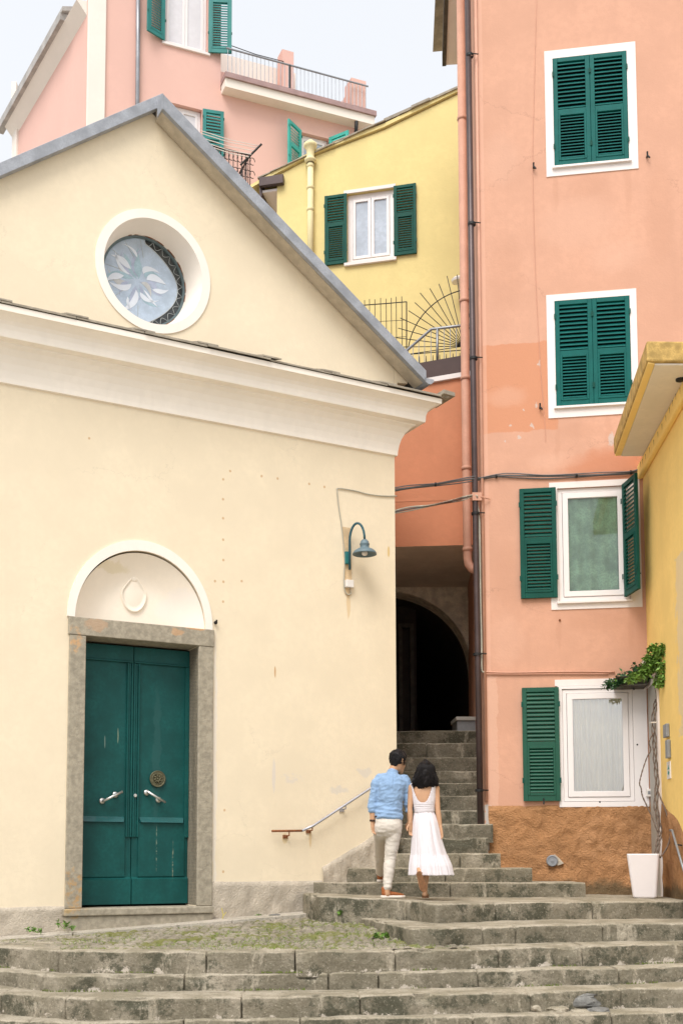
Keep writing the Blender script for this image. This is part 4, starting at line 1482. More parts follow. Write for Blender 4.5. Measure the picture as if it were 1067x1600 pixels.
# ---- cables strung across the alley
def bundle(pts_list, r, mat, parent, name):
    m = MB()
    for pts, rr_ in zip(pts_list, r):
        m.tube(catm(pts, 8), rr_, 6)
    return m.build(name, mat, parent, smooth=True)
CW = lambda x, y, Y: atY(x, y, Y)
c1 = thing('cable_bundle', 'upper bundle of dark cables crossing the alley and running along the salmon wall', 'cable', CW(617, 765, 14.95))
up = [CW(612, 765.5, 14.95), CW(640, 762, 15.05), CW(680, 757, 15.2), CW(715, 751.5, 15.35), CW(740, 748, 15.42)]
wl = [PK.px(750, 748, .03), PK.px(775, 744, .03), PK.px(800, 743, .03), PK.px(850, 744, .03), PK.px(900, 743, .03), PK.px(940, 741.5, .03), PK.px(985, 738, .03), PK.px(1002, 732, .04)]
bundle([up + wl], [.013], M['cable'], c1, 'thick_cable')
bundle([[p + Vector((0, -.015, .018 + .01 * math.sin(i * 2.1))) for i, p in enumerate(up + wl)], [p + Vector((0, .012, -.02 + .012 * math.sin(i * 1.4))) for i, p in enumerate(up + wl)]], [.008, .008], M['cable'], c1, 'thin_cable')
ry = [RY.px(x, y, .04) for x, y in ((1004, 727), (1012, 715), (1025, 693), (1038, 668), (1050, 643), (1060, 622), (1072, 605))]
bundle([[wl[-1]] + ry, [wl[-1] + Vector((0, 0, .03))] + [p + Vector((0, 0, .03)) for p in ry], [wl[-1] + Vector((0, 0, -.03))] + [p + Vector((-.01, 0, -.03)) for p in ry]], [.02, .012, .010], M['cable'], c1, 'eave_cable')
b = MB()
rr = random.Random(4)
allp = catm(ry, 4)
for p in allp[::2]:
    b.tube([p + Vector((-.03, 0, -.03)), p + Vector((-.035, -.01, .045))], .006, 5)
for i in (2, 6, 9, 11):
    p = (up + wl)[i]
    b.tube([p - Vector((.012, 0, 0)), p + Vector((.012, 0, 0))], .030, 8)
b.build('cable_tie', M['dark_metal'], c1)
c2 = thing('cable_bundle', 'lower bundle of thin pale cables sagging across the alley below the other bundle', 'cable', CW(617, 800, 14.95))
lo = [CW(612, 801, 14.95), CW(640, 795, 15.05), CW(672, 790, 15.15), CW(705, 784, 16.6), CW(722, 779, 15.35), CW(738, 774.5, 15.42), CW(746, 778, 15.4)]
bundle([lo], [.010], M['cable'], c2, 'thick_cable')
bundle([[p + Vector((0, -.01, .014 + .01 * math.sin(i * 2.3))) for i, p in enumerate(lo)], [p + Vector((0, .01, -.012 - .012 * math.sin(i * 1.9))) for i, p in enumerate(lo)]], [.009, .008], M['cable_pale'], c2, 'thin_cable')
b = MB()
p = CW(741, 776, 15.4)
b.box(WF, p.x - .03, p.x + .10, p.z - .05, p.z + .06, -15.47, -15.40)
b.tube([p + Vector((.08, 0, -.0)), PK.px(765, 779.5, .03)], .012, 6)
b.build('cable_anchor', M['pink_pipe'], c2)
# ================================================================== ORANGE HOUSE OVER THE PASSAGE
orange = thing('passage_house', 'orange house bridging the alley above a dark arched passage', 'house', OR.P(.6, 3.4))
Z0, ZT = 6.31, 8.62
YB = 19.6
b = MB()
b.sheet(OR, rect(-1.4, 2.4, Z0, ZT))
b.add([OR.P(-1.4, Z0), OR.P(-1.4, Z0, -6), OR.P(-1.4, ZT, -6), OR.P(-1.4, ZT)], [(0, 1, 2, 3)])
b.add([OR.P(2.4, Z0), OR.P(2.4, Z0, -6), OR.P(2.4, ZT, -6), OR.P(2.4, ZT)], [(0, 1, 2, 3)])
b.build('wall', M['orange'], orange, recalc=False)
b = MB()
b.box(OR, -1.38, 2.38, Z0 + .001, Z0 + .20, -3.2, -.002)
b.build('ceiling', M['grey_soffit'], orange)
b = MB()
b.box(OR, -1.39, 2.39, ZT - .12, ZT - .002, -5.9, -.003)
b.build('terrace_floor', M['grey_soffit'], orange)
# wall with the arched opening at the back of the porch
AF = Fr(atY(620, 910, YB), (1, 0))
ax0 = AF.hit(600, 1000)[0]
ax1 = AF.hit(738, 1050)[0]
zs = AF.hit(737, 1060)[1]
za = AF.hit(600, 923)[1]
hw = ax1 - ax0
arc = [(ax0 + hw * math.cos(R(a)), zs + (za - zs) * math.sin(R(a)) ** .9) for a in range(0, 181, 5)]
b = MB()
b.sheet(AF, [(-2.6, 3.2), (2.6, 3.2), (2.6, 6.5), (-2.6, 6.5)], [[(ax0 - hw, 3.3), (ax0 + hw, 3.3)] + arc], reveal=.5)
# uneven old plaster: push the sheet about with a finer copy laid over it
b.build('arch_wall', M['arch_wall'], orange, recalc=False)
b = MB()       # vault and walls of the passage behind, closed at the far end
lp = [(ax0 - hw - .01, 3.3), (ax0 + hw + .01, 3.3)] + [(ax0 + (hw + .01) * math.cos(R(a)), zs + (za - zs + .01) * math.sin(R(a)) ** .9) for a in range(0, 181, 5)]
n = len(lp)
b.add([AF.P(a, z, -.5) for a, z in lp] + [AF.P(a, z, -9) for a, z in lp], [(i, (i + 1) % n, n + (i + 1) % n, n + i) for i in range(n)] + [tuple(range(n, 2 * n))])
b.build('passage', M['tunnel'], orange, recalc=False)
# porch walls left and right between the ceiling edge and the arch
b = MB()
b.box(WF, .9, 1.28, 3.3, Z0, -YB, -17.05)
b.build('porch_wall', M['grey_soffit'], orange)
b = MB()
b.box(WF, 2.86, 3.3, 3.3, Z0, -YB, -17.05)
b.build('porch_wall', M['grey_soffit'], orange)
b = MB()
b.box(WF, .6, 3.2, 3.0, UZ[12] - .004, -29, -17.9)
b.build('passage_floor', M['steps_up'], orange)
# door frame inside the passage
b = MB()
d0, d1 = AF.hit(622, 1000, -.9)[0], AF.hit(646, 1000, -.9)[0]
dz1 = AF.hit(630, 975, -.9)[1]
b.box(AF, d0, d0 + .07, 3.58, dz1, -1.0, -.85)
b.box(AF, d1 - .07, d1, 3.58, dz1, -1.0, -.85)
b.box(AF, d0 + .071, d1 - .071, dz1 - .07, dz1, -1.0, -.85)
b.build('passage_door', M['trough'], orange)
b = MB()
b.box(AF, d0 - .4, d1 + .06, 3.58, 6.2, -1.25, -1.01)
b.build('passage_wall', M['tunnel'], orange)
# parapet of the terrace
b = MB()
s0 = -1.6
zb, zt2 = TR.hit(700, 586)[1], TR.hit(700, 560)[1]
b.box(TR, -1.5, .9, zb, zt2, -.02, .02)
pr = b.build('parapet', M['brown_sheet'], orange)
b = MB()
b.box(TR, -1.5, .9, zb - .075, zb - .003, -.10, .03)
b.build('parapet_edge', M['white'], pr)
b = MB()
ts_ = lin_s(-1.5, .9, 12)
rows = [[TR.P(q, zb - .079, -.012) for q in ts_], [TR.P(q, zb - .25, -.012) for q in ts_]]
for t in (.25, .5, .75, 1.0):
    row = []
    for q in ts_:
        p0 = TR.P(q, 0, -.012)
        p1 = OR.P(q + 1.02 if False else (p0 - OR.O).dot(OR.u), 0, .004)
        p2 = p0.lerp(p1, t)
        row.append(Vector((p2.x, p2.y, zb - .25 + (7.0 - zb + .25) * t)))
    rows.append(row)
b.grid(rows)
b.build('parapet_wall', M['orange'], orange, smooth=True)

# low wall beside the top of the steps
lw = thing('low_wall', 'small grey block with a stone cap at the top of the dark alley steps', 'wall', atY(728, 1141, 17.7))
b = MB()
x0, x1 = atY(714, 1130, 17.6).x, atY(750, 1130, 17.6).x
b.box(WF, x0, x1, 3.55, atY(714, 1126, 17.6).z, -18.2, -17.6)
b.build('body', M['ltr'], lw)
b = MB()
b.box(WF, x0 - .02, x1, atY(714, 1126, 17.6).z + .002, atY(714, 1120, 17.6).z, -18.22, -17.57)
b.build('cap', M['door_grey'], lw, bevel=.006)

# ---- terrace railing, wire fence and fan of rods
T = lambda x, y, o=.0: TR.px(x, y, o)
rl = thing('terrace_railing', 'grey tubular handrail with thin bars on the terrace above the passage', 'railing', T(690, 575))
b = MB()
b.tube([T(590, 587, -.12), T(635, 548, -.12), T(673.5, 514.5, -.12), T(760, 504, -.12)], .022, 8)
b.build('top_rail', M['grey_metal'], rl, smooth=True)
b = MB()
b.tube([T(683, 513, -.12), T(683, 566, -.12)], .020, 8)
b.build('post', M['grey_metal'], rl, smooth=True)
for x in (645, 654, 663, 673, 693.5, 703, 712.5, 722, 732):
    yt = 548 - (x - 635) * .87 if x < 673 else 514
    b = MB()
    b.tube([T(x, yt, -.12), T(x, 572, -.12)], .006, 5)
    b.build('bar', M['grey_metal'], rl)
fn = thing('fan_guard', 'fan of thin dark rods radiating above the terrace beside the salmon house', 'guard', T(722, 560))
fc_ = TR.hit(724, 541, -.25)
rad = abs(TR.hit(724, 453, -.25)[1] - fc_[1])
FPt = lambda a, r: TR.P(fc_[0] + r * math.cos(R(a)), fc_[1] + r * math.sin(R(a)), -.25)
b = MB()
b.tube([FPt(a, rad) for a in range(60, 186, 4)], .009, 6)
b.build('arc', M['dark_metal'], fn)
for k in range(15):
    a = 178 - k * 7.6
    b = MB()
    b.tube([FPt(a, .05), FPt(a, rad * (1.30 + .04 * math.sin(k * 2)))], .0065, 5)
    b.build('rod', M['dark_metal'], fn)
b = MB()
b.tube([T(610, 556, -.25), T(722, 547, -.25), T(750, 544, -.25)], .008, 6)
b.build('base_rod', M['dark_metal'], fn)
fe = thing('wire_fence', 'straight thin wire fence left of the rod fan on the terrace', 'fence', T(600, 570))
b = MB()
b.tube([T(540, 481, -.3), T(566, 477, -.3), T(600, 474.5, -.3), T(635, 471.5, -.3)], .009, 6)
b.tube([T(635, 471.5, -.3), T(635, 560, -.3)], .009, 6)
b.build('frame', M['dark_metal'], fe)
for i in range(9):
    x = 561 + i * 8.3 + random.uniform(-.6, .6)
    b = MB()
    b.tube([T(x, 469 - i * .6 + random.uniform(-1, 1), -.3), T(x + 1, 580, -.3)], .006, 5)
    b.build('wire', M['dark_metal'], fe)
for i in range(3):
    b = MB()
    y = 500 + i * 26
    b.tube([T(560, y + 4, -.3), T(635, y, -.3)], .004, 5)
    b.build('cross_wire', M['dark_metal'], fe)
for i in range(8):
    x = 655 + i * 10.5
    b = MB()
    b.tube([T(x, 570, .0), T(x, 557 - i * .9, .0)], [.012, .005], 5)
    sp = b.build('spike', M['dark_metal'], fn)

# ================================================================== YELLOW HOUSE BEHIND
yel = thing('yellow_house', 'pale yellow house behind the terrace with dark green shutters and a sloping roof edge', 'house', YR.P(2, 8.5))
roofl = [(0, 15.56), (.77, 15.86), (2.22, 16.20), (3.74, 16.72), (5.2, 17.25)]
WY = (1.455, 2.415, 13.50, 14.965)
b = MB()
b.sheet(YR, [(0, 7.5), (5.2, 7.5)] + roofl[::-1], [rect(*WY)], reveal=.14)
b.add([YR.P(0, 7.5), YR.P(0, 7.5, -6), YR.P(0, 15.56, -6), YR.P(0, 15.56)], [(0, 1, 2, 3)])
b.add([YR.P(5.2, 7.5), YR.P(5.2, 7.5, -6), YR.P(5.2, 17.2, -6), YR.P(5.2, 17.2)], [(0, 1, 2, 3)])
b.build('wall', M['yellow'], yel, recalc=False)
b = MB()
b.prism(YR, [(-.55, 15.36)] + [(s, z + .035) for s, z in roofl] + [(s, z + .11) for s, z in roofl[::-1]] + [(-.55, 15.43)], -6.2, .05)
rf = b.build('roof', M['yellow'], yel)
b = MB()
rr = random.Random(9)
s = -.4
while s < 5.1:
    e = s + rr.uniform(.22, .4)
    za_ = 15.56 + (s) * .305 + .10
    t = rr.uniform(.03, .06) * (1.5 if s > 2.2 else .6)
    P = YR.P
    dz_ = (e - s) * .3
    oo = .06 + rr.uniform(0, .05)
    vs = [P(s, za_, oo), P(e, za_ + dz_, oo), P(e, za_ + dz_, -1.2), P(s, za_, -1.2)]
    vs += [v + Vector((0, 0, t)) for v in vs]
    b.add(vs, [(0, 1, 2, 3), (4, 5, 6, 7), (0, 1, 5, 4), (1, 2, 6, 5), (2, 3, 7, 6), (3, 0, 4, 7)])
    s = e - .03
b.build('roof_tiles', M['slate'], rf)
# eave on the left with brown gutter and white soffit
s0, z0 = YR.hit(405, 291, .1)
b = MB()
b.box(YR, s0, .16, 15.33, 15.52, .02, .12)
b.build('gutter_end', M['brown_pipe'], yel, bevel=.01)
b = MB()
b.box(YR, s0 + .04, -.002, 15.25, 15.30, -5, .0)
b.build('soffit', M['white'], yel)
b = MB()
b.box(YR, s0 - .02, s0 + .035, 15.18, 15.50, -5, .015)
b.build('gutter', M['brown_pipe'], yel)
b = MB()
b.box(YR, WY[0] - .1, WY[1] + .1, WY[2] - .1, WY[3] + .1, -.62, -.60)
win = b.build('window', M['inside'], yel)
casement(YR, WY[0] + .003, WY[1] - .003, WY[2] + .003, WY[3] - .003, -.07, win, M['glass_far'], st=.06, mull=True, outer=.10)
b = MB()
b.box(YR, WY[0] - .06, WY[1] + .03, WY[3] + .002, WY[3] + .07, -.05, .02)
b.build('lintel', M['white'], win)
b = MB()
b.box(YR, WY[0] - .05, WY[1] + .04, WY[2] - .06, WY[2] - .002, -.12, .06)
b.build('sill', M['white'], win)
shutter(YR, 1.007, 1.462, WY[2] - .0, WY[3] - .01, .02, .06, M['shutter_dark'], win, split=.58)
shutter(YR, 2.412, 2.86, WY[2] + .02, WY[3] + .0, .02, .06, M['shutter_dark'], win, split=.58)
# flue pipe with a pot on top
b = MB()
fs_, fz = YR.hit(485, 300, .09)
zp = YR.hit(485, 252, .09)[1]
b.tube([YR.P(fs_, 13.0, .09), YR.P(fs_, zp, .09)], .062, 14)
fl_ = b.build('flue_pipe', M['pale_yellow'], yel, smooth=True)
for y in (262, 296, 330):
    b = MB()
    b.lathe(YR.P(fs_, YR.hit(485, y, .09)[1], .09), (0, 0, 1), [(.063, 0), (.075, .01), (.075, .06), (.063, .07)], 14)
    b.build('pipe_collar', M['pale_yellow'], fl_, smooth=True)
b = MB()
b.lathe(YR.P(fs_, zp, .09), (0, 0, 1), [(.08, -.04), (.12, 0), (.12, .03), (.085, .05), (.075, .10), (.085, .24), (.12, .29), (.135, .31), (.135, .36), (.10, .38), (.06, .43), (0, .44)], 18)
b.build('flue_pot', M['pale_yellow'], fl_, smooth=True)
b = MB()
p = YR.px(716, 436, .3)
b.lathe(p, (0, 0, -1), [(0, -.03), (.10, -.02), (.14, .02), (.13, .06), (.0, .07)], 16)
b.tube([p, p - YR.n * .3 - Vector((0, 0, .12))], .02, 6)
b.build('wall_light', M['box_white'], yel)

# ================================================================== PINK HOUSE FAR UP THE HILL
far = thing('pale_pink_house', 'large pale pink house up the hill with teal shutters and a roof terrace', 'house', FP.P(3, 10))
DZ = 26.5
WU = (FP.hit(257, 40)[0], FP.hit(325, 40)[0], FP.hit(291, 75)[1], 26.0)
WLs, WLe = FP.hit(283, 180)[0], FP.hit(316, 180)[0]
WL = (WLs - .5, WLe, 19.9, FP.hit(316, 172)[1])
WW = (FP.hit(469, 220)[0], FP.hit(514, 220)[0], 20.2, FP.hit(490, 211)[1])
FE = FP.hit(345, 150)[0]
SLB, SLT = 21.98, 22.36
RE = FP.hit(571, 220)[0]
b = MB()
b.sheet(FP, [(-.49, 9), (RE, 9), (RE, SLB + .1), (FE, SLB + .1), (FE, 27), (-.49, 27)], [rect(*WU), rect(*WL), rect(*WW)], reveal=.2)
b.add([FP.P(FE, SLB), FP.P(FE, SLB, -6), FP.P(FE, 27, -6), FP.P(FE, 27)], [(0, 1, 2, 3)])
b.add([FP.P(RE, 9), FP.P(RE, 9, -6), FP.P(RE, SLB, -6), FP.P(RE, SLB)], [(0, 1, 2, 3)])
ws, wz = SW.hit(31, 197)
ws2, wz2 = SW.hit(135, 31)
wz = (wz + wz2) / 2
wend = SW.hit(24, 200)[0]
b.add([SW.P(wend, 9), SW.P(0, 9), SW.P(0, 27), SW.P(-4.0 if -4.0 > wend else wend, 27) if False else SW.P(0, wz + .3), SW.P(wend, wz + .3)], [(0, 1, 3, 4)])
b.build('wall', M['far_pink'], far, recalc=False)
b = MB()
b.box(FP, -.47, .0, 9, 27, -.3, .06)
b.build('corner_pilaster', M['far_cream'], far, bevel=.02)
b = MB()
b.box(SW, wend - .05, wend + .38, 9, wz + .1, -.02, .07)
b.build('corner_pilaster', M['far_cream'], far, bevel=.02)
# eave on the flank: cream cove, gutter and roof edge
b = MB()
for (o0, o1, z0_, z1_) in ((0, .42, wz + .0, wz + .28),):
    P = SW.P
    vs = [P(wend - .1, wz - .02, .0), P(-.01, wz - .02, .0), P(-.01, wz + .30, .28), P(wend - .1, wz + .30, .28), P(wend - .1, wz + .36, .0), P(-.01, wz + .36, .0)]
    b.add(vs, [(0, 1, 2, 3), (3, 2, 5, 4), (0, 3, 4), (1, 5, 2), (0, 4, 5, 1)])
ev = b.build('eave', M['far_cream'], far)
b = MB()
b.box(SW, wend - .5, -.9, wz + .30, wz + .50, .20, .40)
b.build('roof_edge', M['far_roof'], ev)
b = MB()
P = SW.P
vs = [P(wend - .5, wz + .48, .38), P(-.8, wz + .48, .38), P(-.8, wz + 1.5, -2.2), P(wend - .5, wz + 1.5, -2.2)]
vs += [v + Vector((0, 0, .12)) for v in vs]
b.add(vs, [(0, 1, 2, 3), (4, 5, 6, 7), (0, 1, 5, 4), (1, 2, 6, 5), (2, 3, 7, 6), (3, 0, 4, 7)])
b.build('roof', M['far_roof'], far)
b = MB()
b.tube([FP.px(216, 140, .08) - Vector((0, 0, 4)), FP.px(216, 60, .08), FP.px(216, -30, .08)], .055, 8)
b.build('drain_pipe', M['grey_metal'], far, smooth=True)
p = atY(22, 150, 32)
b = MB()
b.box(WF, p.x - .07, p.x + .07, p.z - .15, p.z + .45, -32.2, -32.0)
b.build('chimney', M['far_cream'], far)
# windows
def far_window(w, parent, left, right, mat, glass, mull=True):
    m = MB()
    m.box(FP, w[0] - .05, w[1] + .05, w[2] - .05, w[3] + .05, -.5, -.45)
    wn_ = m.build('window', M['inside'], parent)
    casement(FP, w[0] + .01, w[1] - .01, w[2] + .01, w[3] - .01, -.12, wn_, glass, st=.07, mull=mull, outer=.07)
    m = MB()
    m.box(FP, w[0] - .06, w[1] + .06, w[2] - .07, w[2] - .002, -.1, .06)
    m.build('sill', M['white'], wn_)
    for sd in (left, right):
        if sd:
            ang, width = sd[1], sd[2]
            hx = w[0] - .01 if sd[0] == 'l' else w[1] + .01
            sgn = -1 if sd[0] == 'l' else 1
            d = FP.u * sgn * math.cos(R(ang)) + FP.n * math.sin(R(ang))
            if sgn < 0:
                F_ = Fr(FP.P(hx, 0, .03) + d * width, -d)
            else:
                F_ = Fr(FP.P(hx, 0, .03), d)
            shutter(F_, 0, width, w[2] - .0, w[3] + .0, .0, .05, mat, wn_, split=.5, pitch=.09, st=.09, lap=1.02)
    return wn_
far_window(WU, far, ('l', 22, .56), ('r', 18, .62), M['shutter_far'], M['glass_far_grey'])
far_window(WL, far, None, ('r', 8, .56), M['shutter_far'], M['glass_far_grey'])
far_window(WW, far, ('l', 35, .62), ('r', 55, .62), M['shutter_mint'], M['glass_far'])
# roof terrace
b = MB()
b.box(FP, FE + .02, RE + .12, SLB, SLT - .14, -4, .34)
ts = b.build('terrace_slab', M['far_cream'], far)
b = MB()
b.box(FP, FE + .0, RE + .16, SLT - .138, SLT, -4, .40)
b.build('terrace_edge', M['copper'], ts)
zr_ = FP.hit(450, 101, .3)[1]
b = MB()
b.tube([FP.P(FE + .05, zr_, .3), FP.P(RE - .05, zr_, .3)], .024, 8)
rlg = b.build('terrace_rail', M['grey_metal'], far)
s = FE + .1
b = MB()
while s < RE - .1:
    b.tube([FP.P(s, SLT, .3), FP.P(s, zr_, .3)], .010, 5)
    s += .115
o_ = b.build('balusters', M['grey_metal'], rlg)
b = MB()
sp_ = FP.hit(453, 130, .3)[0]
b.tube([FP.P(sp_, SLT, .3), FP.P(sp_, zr_, .3)], .03, 6)
b.build('rail_post', M['dark_metal'], rlg)
b = MB()
q0, q1 = FP.hit(549, 160, .2)[0], FP.hit(572, 160, .2)[0]
b.box(FP, q0, q1, SLT, FP.hit(560, 124, .2)[1], -.25, .2)
b.box(FP, q0 + .05, q1 - .05, SLT, SLT + .75, -2.6, -.251)
b.build('terrace_pier', M['far_pink'], far)
q0, q1 = FP.hit(441, 110, -2.5)[0], FP.hit(459, 110, -2.5)[0]
b = MB()
b.box(FP, q0, q1, SLT, FP.hit(450, 79, -2.5)[1], -2.9, -2.5)
b.build('terrace_pier', M['far_pink'], far)
b = MB()
b.box(FP, FE + .1, FP.hit(462, 120, -3)[0], SLT - .1, FP.hit(400, 98, -3)[1], -3.4, -3.0)
b.build('terrace_wall', M['far_cream'], far)
b = MB()
x0, x1 = FP.hit(385, 130, -2.95)[0], FP.hit(408, 130, -2.95)[0]
b.box(FP, FE + .15, FP.hit(440, 128, -2.9)[0], SLT - .1, FP.hit(400, 126, -2.9)[1], -2.99, -2.9)
b.build('terrace_wall', M['far_pink'], far)
b = MB()
b.tube([FP.px(358, 70, -.5), FP.px(400, 85, -1.4), FP.px(443, 96, -2.5)], .012, 5)
b.build('clothes_line', M['dark_metal'], far)
b = MB()
dpx = FP.px(557, 190, .1)
b.tube([FP.P(FP.hit(557, 190, .3)[0], SLB, .30), FP.P(FP.hit(556, 200, .2)[0], SLB - .25, .2), FP.P(FP.hit(553, 210, .06)[0], SLB - .45, .06), FP.P(FP.hit(553, 210, .06)[0], 18, .06)], .05, 8)
b.build('drain_pipe', M['dark_metal'], far, smooth=True)
# wrought iron balcony with clothes lines under the lower shutter
bal = b = MB()
bs0, bs1 = FP.hit(318, 240, .9)[0], FP.hit(391, 240, .9)[0]
bz1 = FP.hit(391, 242.5, .9)[1]
b.tube([FP.P(bs0, bz1, .9), FP.P(bs1, bz1, .9), FP.P(bs1, bz1, .05)], .028, 6)
bl_ = b.build('balcony_rail', M['dark_metal'], far)
b = MB()
nn = 11
for i in range(nn + 1):
    s = bs0 + (bs1 - bs0) * i / nn
    b.tube([FP.P(s, bz1, .9), FP.P(s, bz1 - 1.0, .9)], .012, 5)
    for r_ in (.10,):
        for zz_ in (bz1 - .16, bz1 - .52):
            b.tube([FP.P(s + .06 + r_ * .7 * math.cos(R(a)), zz_ + r_ * math.sin(R(a)), .9) for a in range(0, 330, 30)], .010, 5)
for i in range(6):
    b.tube([FP.P(bs1, bz1, .9 - .15 * i), FP.P(bs1, bz1 - 1, .9 - .15 * i)], .012, 5)
b.build('balcony_bars', M['dark_metal'], bl_)
b = MB()
b.box(FP, bs0 - 1, bs1 + .05, bz1 - 1.12, bz1 - 1.0, 0, .95)
b.build('balcony_slab', M['far_cream'], bl_)
b = MB()
a_, c_ = FP.P(FP.hit(409, 225, 1.2)[0], FP.hit(409, 225, 1.2)[1], 1.2), FP.P(FP.hit(376, 258, .9)[0], FP.hit(376, 258, .9)[1], .9)
b.tube([a_, c_], .03, 6)
b.build('line_arm', M['dark_metal'], bl_)
b = MB()
for (xe, ye, xs, ys) in ((406, 228, 314, 204), (402, 231, 314, 208), (398, 236, 318, 216), (393, 241, 325, 224), (389, 245, 330, 229)):
    b.tube([FP.px(xs, ys, 1.1), FP.px((xs + xe) / 2, (ys + ye) / 2 + 2.5, 1.1), FP.px(xe, ye, 1.1)], .011, 5)
b.build('clothes_line', M['white'], bl_)

# ================================================================== YELLOW HOUSE ON THE RIGHT
rh = thing('ochre_house', 'ochre yellow house closing the right edge with a deep lichened eave', 'house', RY.P(1.5, 1.0))
b = MB()
ZW = 7.35
b.add([RY.P(0, .2), RY.P(3.35, .2), RY.P(3.35, ZW), RY.P(0, ZW)], [(0, 1, 2, 3)])
b.add([RY.P(3.35, .2), RY.P(3.35, .2, -5), RY.P(3.35, ZW, -5), RY.P(3.35, ZW)], [(0, 1, 2, 3)])
b.build('wall', M['ochre_yellow'], rh, recalc=False)
# eave slab
e0, ez0 = RY.hit(1003, 729, .0)
N_ = lambda x, y, z: atZ(x, y, z)
zb_ = 6.93
fo = atZ(958.5, 712, zb_)          # far outer corner of the underside
no = atZ(1010, 566, zb_)           # near outer corner
fi = RY.P(0.02, zb_, -.15)
ni = Vector((5.6, no.y + .05, zb_))
fi = Vector((5.6, fo.y - .05, zb_))
def slab(pts, z0, z1):
    m = MB()
    n_ = len(pts)
    m.add([Vector((p.x, p.y, z0)) for p in pts] + [Vector((p.x, p.y, z1)) for p in pts], [tuple(range(n_)), tuple(range(n_, 2 * n_))] + [(i, (i + 1) % n_, n_ + (i + 1) % n_, n_ + i) for i in range(n_)])
    return m
ed = (no - fo).normalized()
inn_ = Vector((-ed.y, ed.x, 0)).normalized()
if inn_.x < 0:
    inn_ = -inn_
o = slab([fo, no, ni, fi], zb_ + .012, zb_ + .24).build('eave', M['eave_stone'], rh, bevel=.02)
# inner ochre margin (drip) and white soffit panel between
f2, n2 = fo + inn_ * .09, no + inn_ * .09 - ed * .06
slab([fo + inn_ * .015, no + inn_ * .015 - ed * .02, n2, f2], zb_ - .004, zb_ + .010).build('drip_margin', M['ochre_yellow'], o)
slab([f2 + inn_ * .002, n2 + inn_ * .002, Vector((5.5, n2.y, 0)), Vector((5.5, f2.y, 0))], zb_ - .012, zb_ + .008).build('soffit', M['soffit'], o)
b = MB()
b.box(RY, .0, 3.0, zb_ - .20, zb_ - .016, .0, .075)
b.build('wall_head', M['ochre_yellow'], rh, bevel=.02)
b = MB()
c = atZ(1062, 592, zb_ - .012)
b.lathe(c, (0, 0, -1), [(.05, -.01), (.05, .02), (.03, .03), (0, .03)], 12)
b.build('eave_fitting', M['dark_metal'], o)
# roughcast base rising towards the viewer
rows = []
for r in range(30):
    t = r / 29
    row = []
    for k in range(60):
        s = .72 + (3.34 - .72) * k / 59
        ztop = 2.40 - .40 * (s - .72) + .04 * math.sin(s * 5)
        z = .2 + (ztop - .2) * t
        p = RY.P(s, z)
        row.append(RY.P(s, z, max(.003, .02 + .02 * nz(p, 6, 1) + .014 * nz(p, 15, 4)) if r < 29 else -.003))
    rows.append(row)
b = MB()
b.grid(rows)
b.build('roughcast_base', M['rough_orange'], rh, smooth=True)
# grey door in the corner with its white edge, and boxes on the wall
b = MB()
b.box(RY, .03, .62, 1.0, 3.88, -.02, .015)
dr = b.build('door', M['door_grey'], rh)
b = MB()
b.box(RY, .622, .70, 1.0, 4.0, -.02, .03)
b.box(RY, .0, .622, 3.882, 4.0, -.02, .03)
b.build('door_frame', M['white'], dr, bevel=.006)
b = MB()
s0, z1 = RY.hit(1020, 1080, .12)
s1, z0 = RY.hit(1040, 1106, .12)
b.box(RY, .10, .62, 4.02, 4.22, .003, .10)
b.build('meter_box', M['box_white'], rh, bevel=.012)
for (x0, y0, x1, y1) in ((1036.5, 1133, 1042, 1151), (1040, 1157, 1044, 1184)):
    b = MB()
    s0, z1 = RY.hit(x0, y0, .03)
    s1, z0 = RY.hit(x1, y1, .03)
    b.box(RY, s0, s1, z0, z1, .002, .045)
    b.build('letter_box', M['ltr'], rh, bevel=.008)
b = MB()
s0, z1 = PK.hit(1008, 1233)
s1, z0 = PK.hit(1016, 1245)
b.box(PK, s0, s1 + .01, z0, z1, .024, .06)
bx = b.build('meter_hatch', M['box_white'], pink, bevel=.006)
b = MB()
b.box(PK, s0 + .02, s1 - .012, z0 + .03, z1 - .03, .061, .064)
b.build('hatch_window', M['ltr'], bx)
# small white sign with green marks
sg = thing('wall_sign', 'small white plate with green marks on the ochre wall beside the grey door', 'sign', RY.px(1044, 1215, 0))
s0, z1 = RY.hit(1041, 1191, .01)
s1, z0 = RY.hit(1047, 1216, .01)
b = MB()
b.box(RY, s0, s1, z0, z1, .002, .012)
pl_ = b.build('plate', M['box_white'], sg)
sm, zm_ = (s0 + s1) / 2, (z0 + z1) / 2
w_ = (s1 - s0) * .22
b = MB()
b.prism(RY, [(sm - w_ * 1.2, zm_ + .01), (sm + w_ * 1.2, zm_ + .01), (sm + w_ * .5, zm_ + .04), (sm + w_ * .3, zm_ + .065), (sm - w_ * .2, zm_ + .045)], .0125, .014)
b.build('mark', M['green_mark'], pl_)
b = MB()
b.prism(RY, [(sm - w_ * 1.1, zm_ - .035), (sm, zm_ - .06), (sm + w_ * 1.2, zm_ - .03), (sm + w_ * .3, zm_ - .012), (sm - w_ * .5, zm_ - .014)], .0125, .014)
b.build('mark', M['green_mark'], pl_)
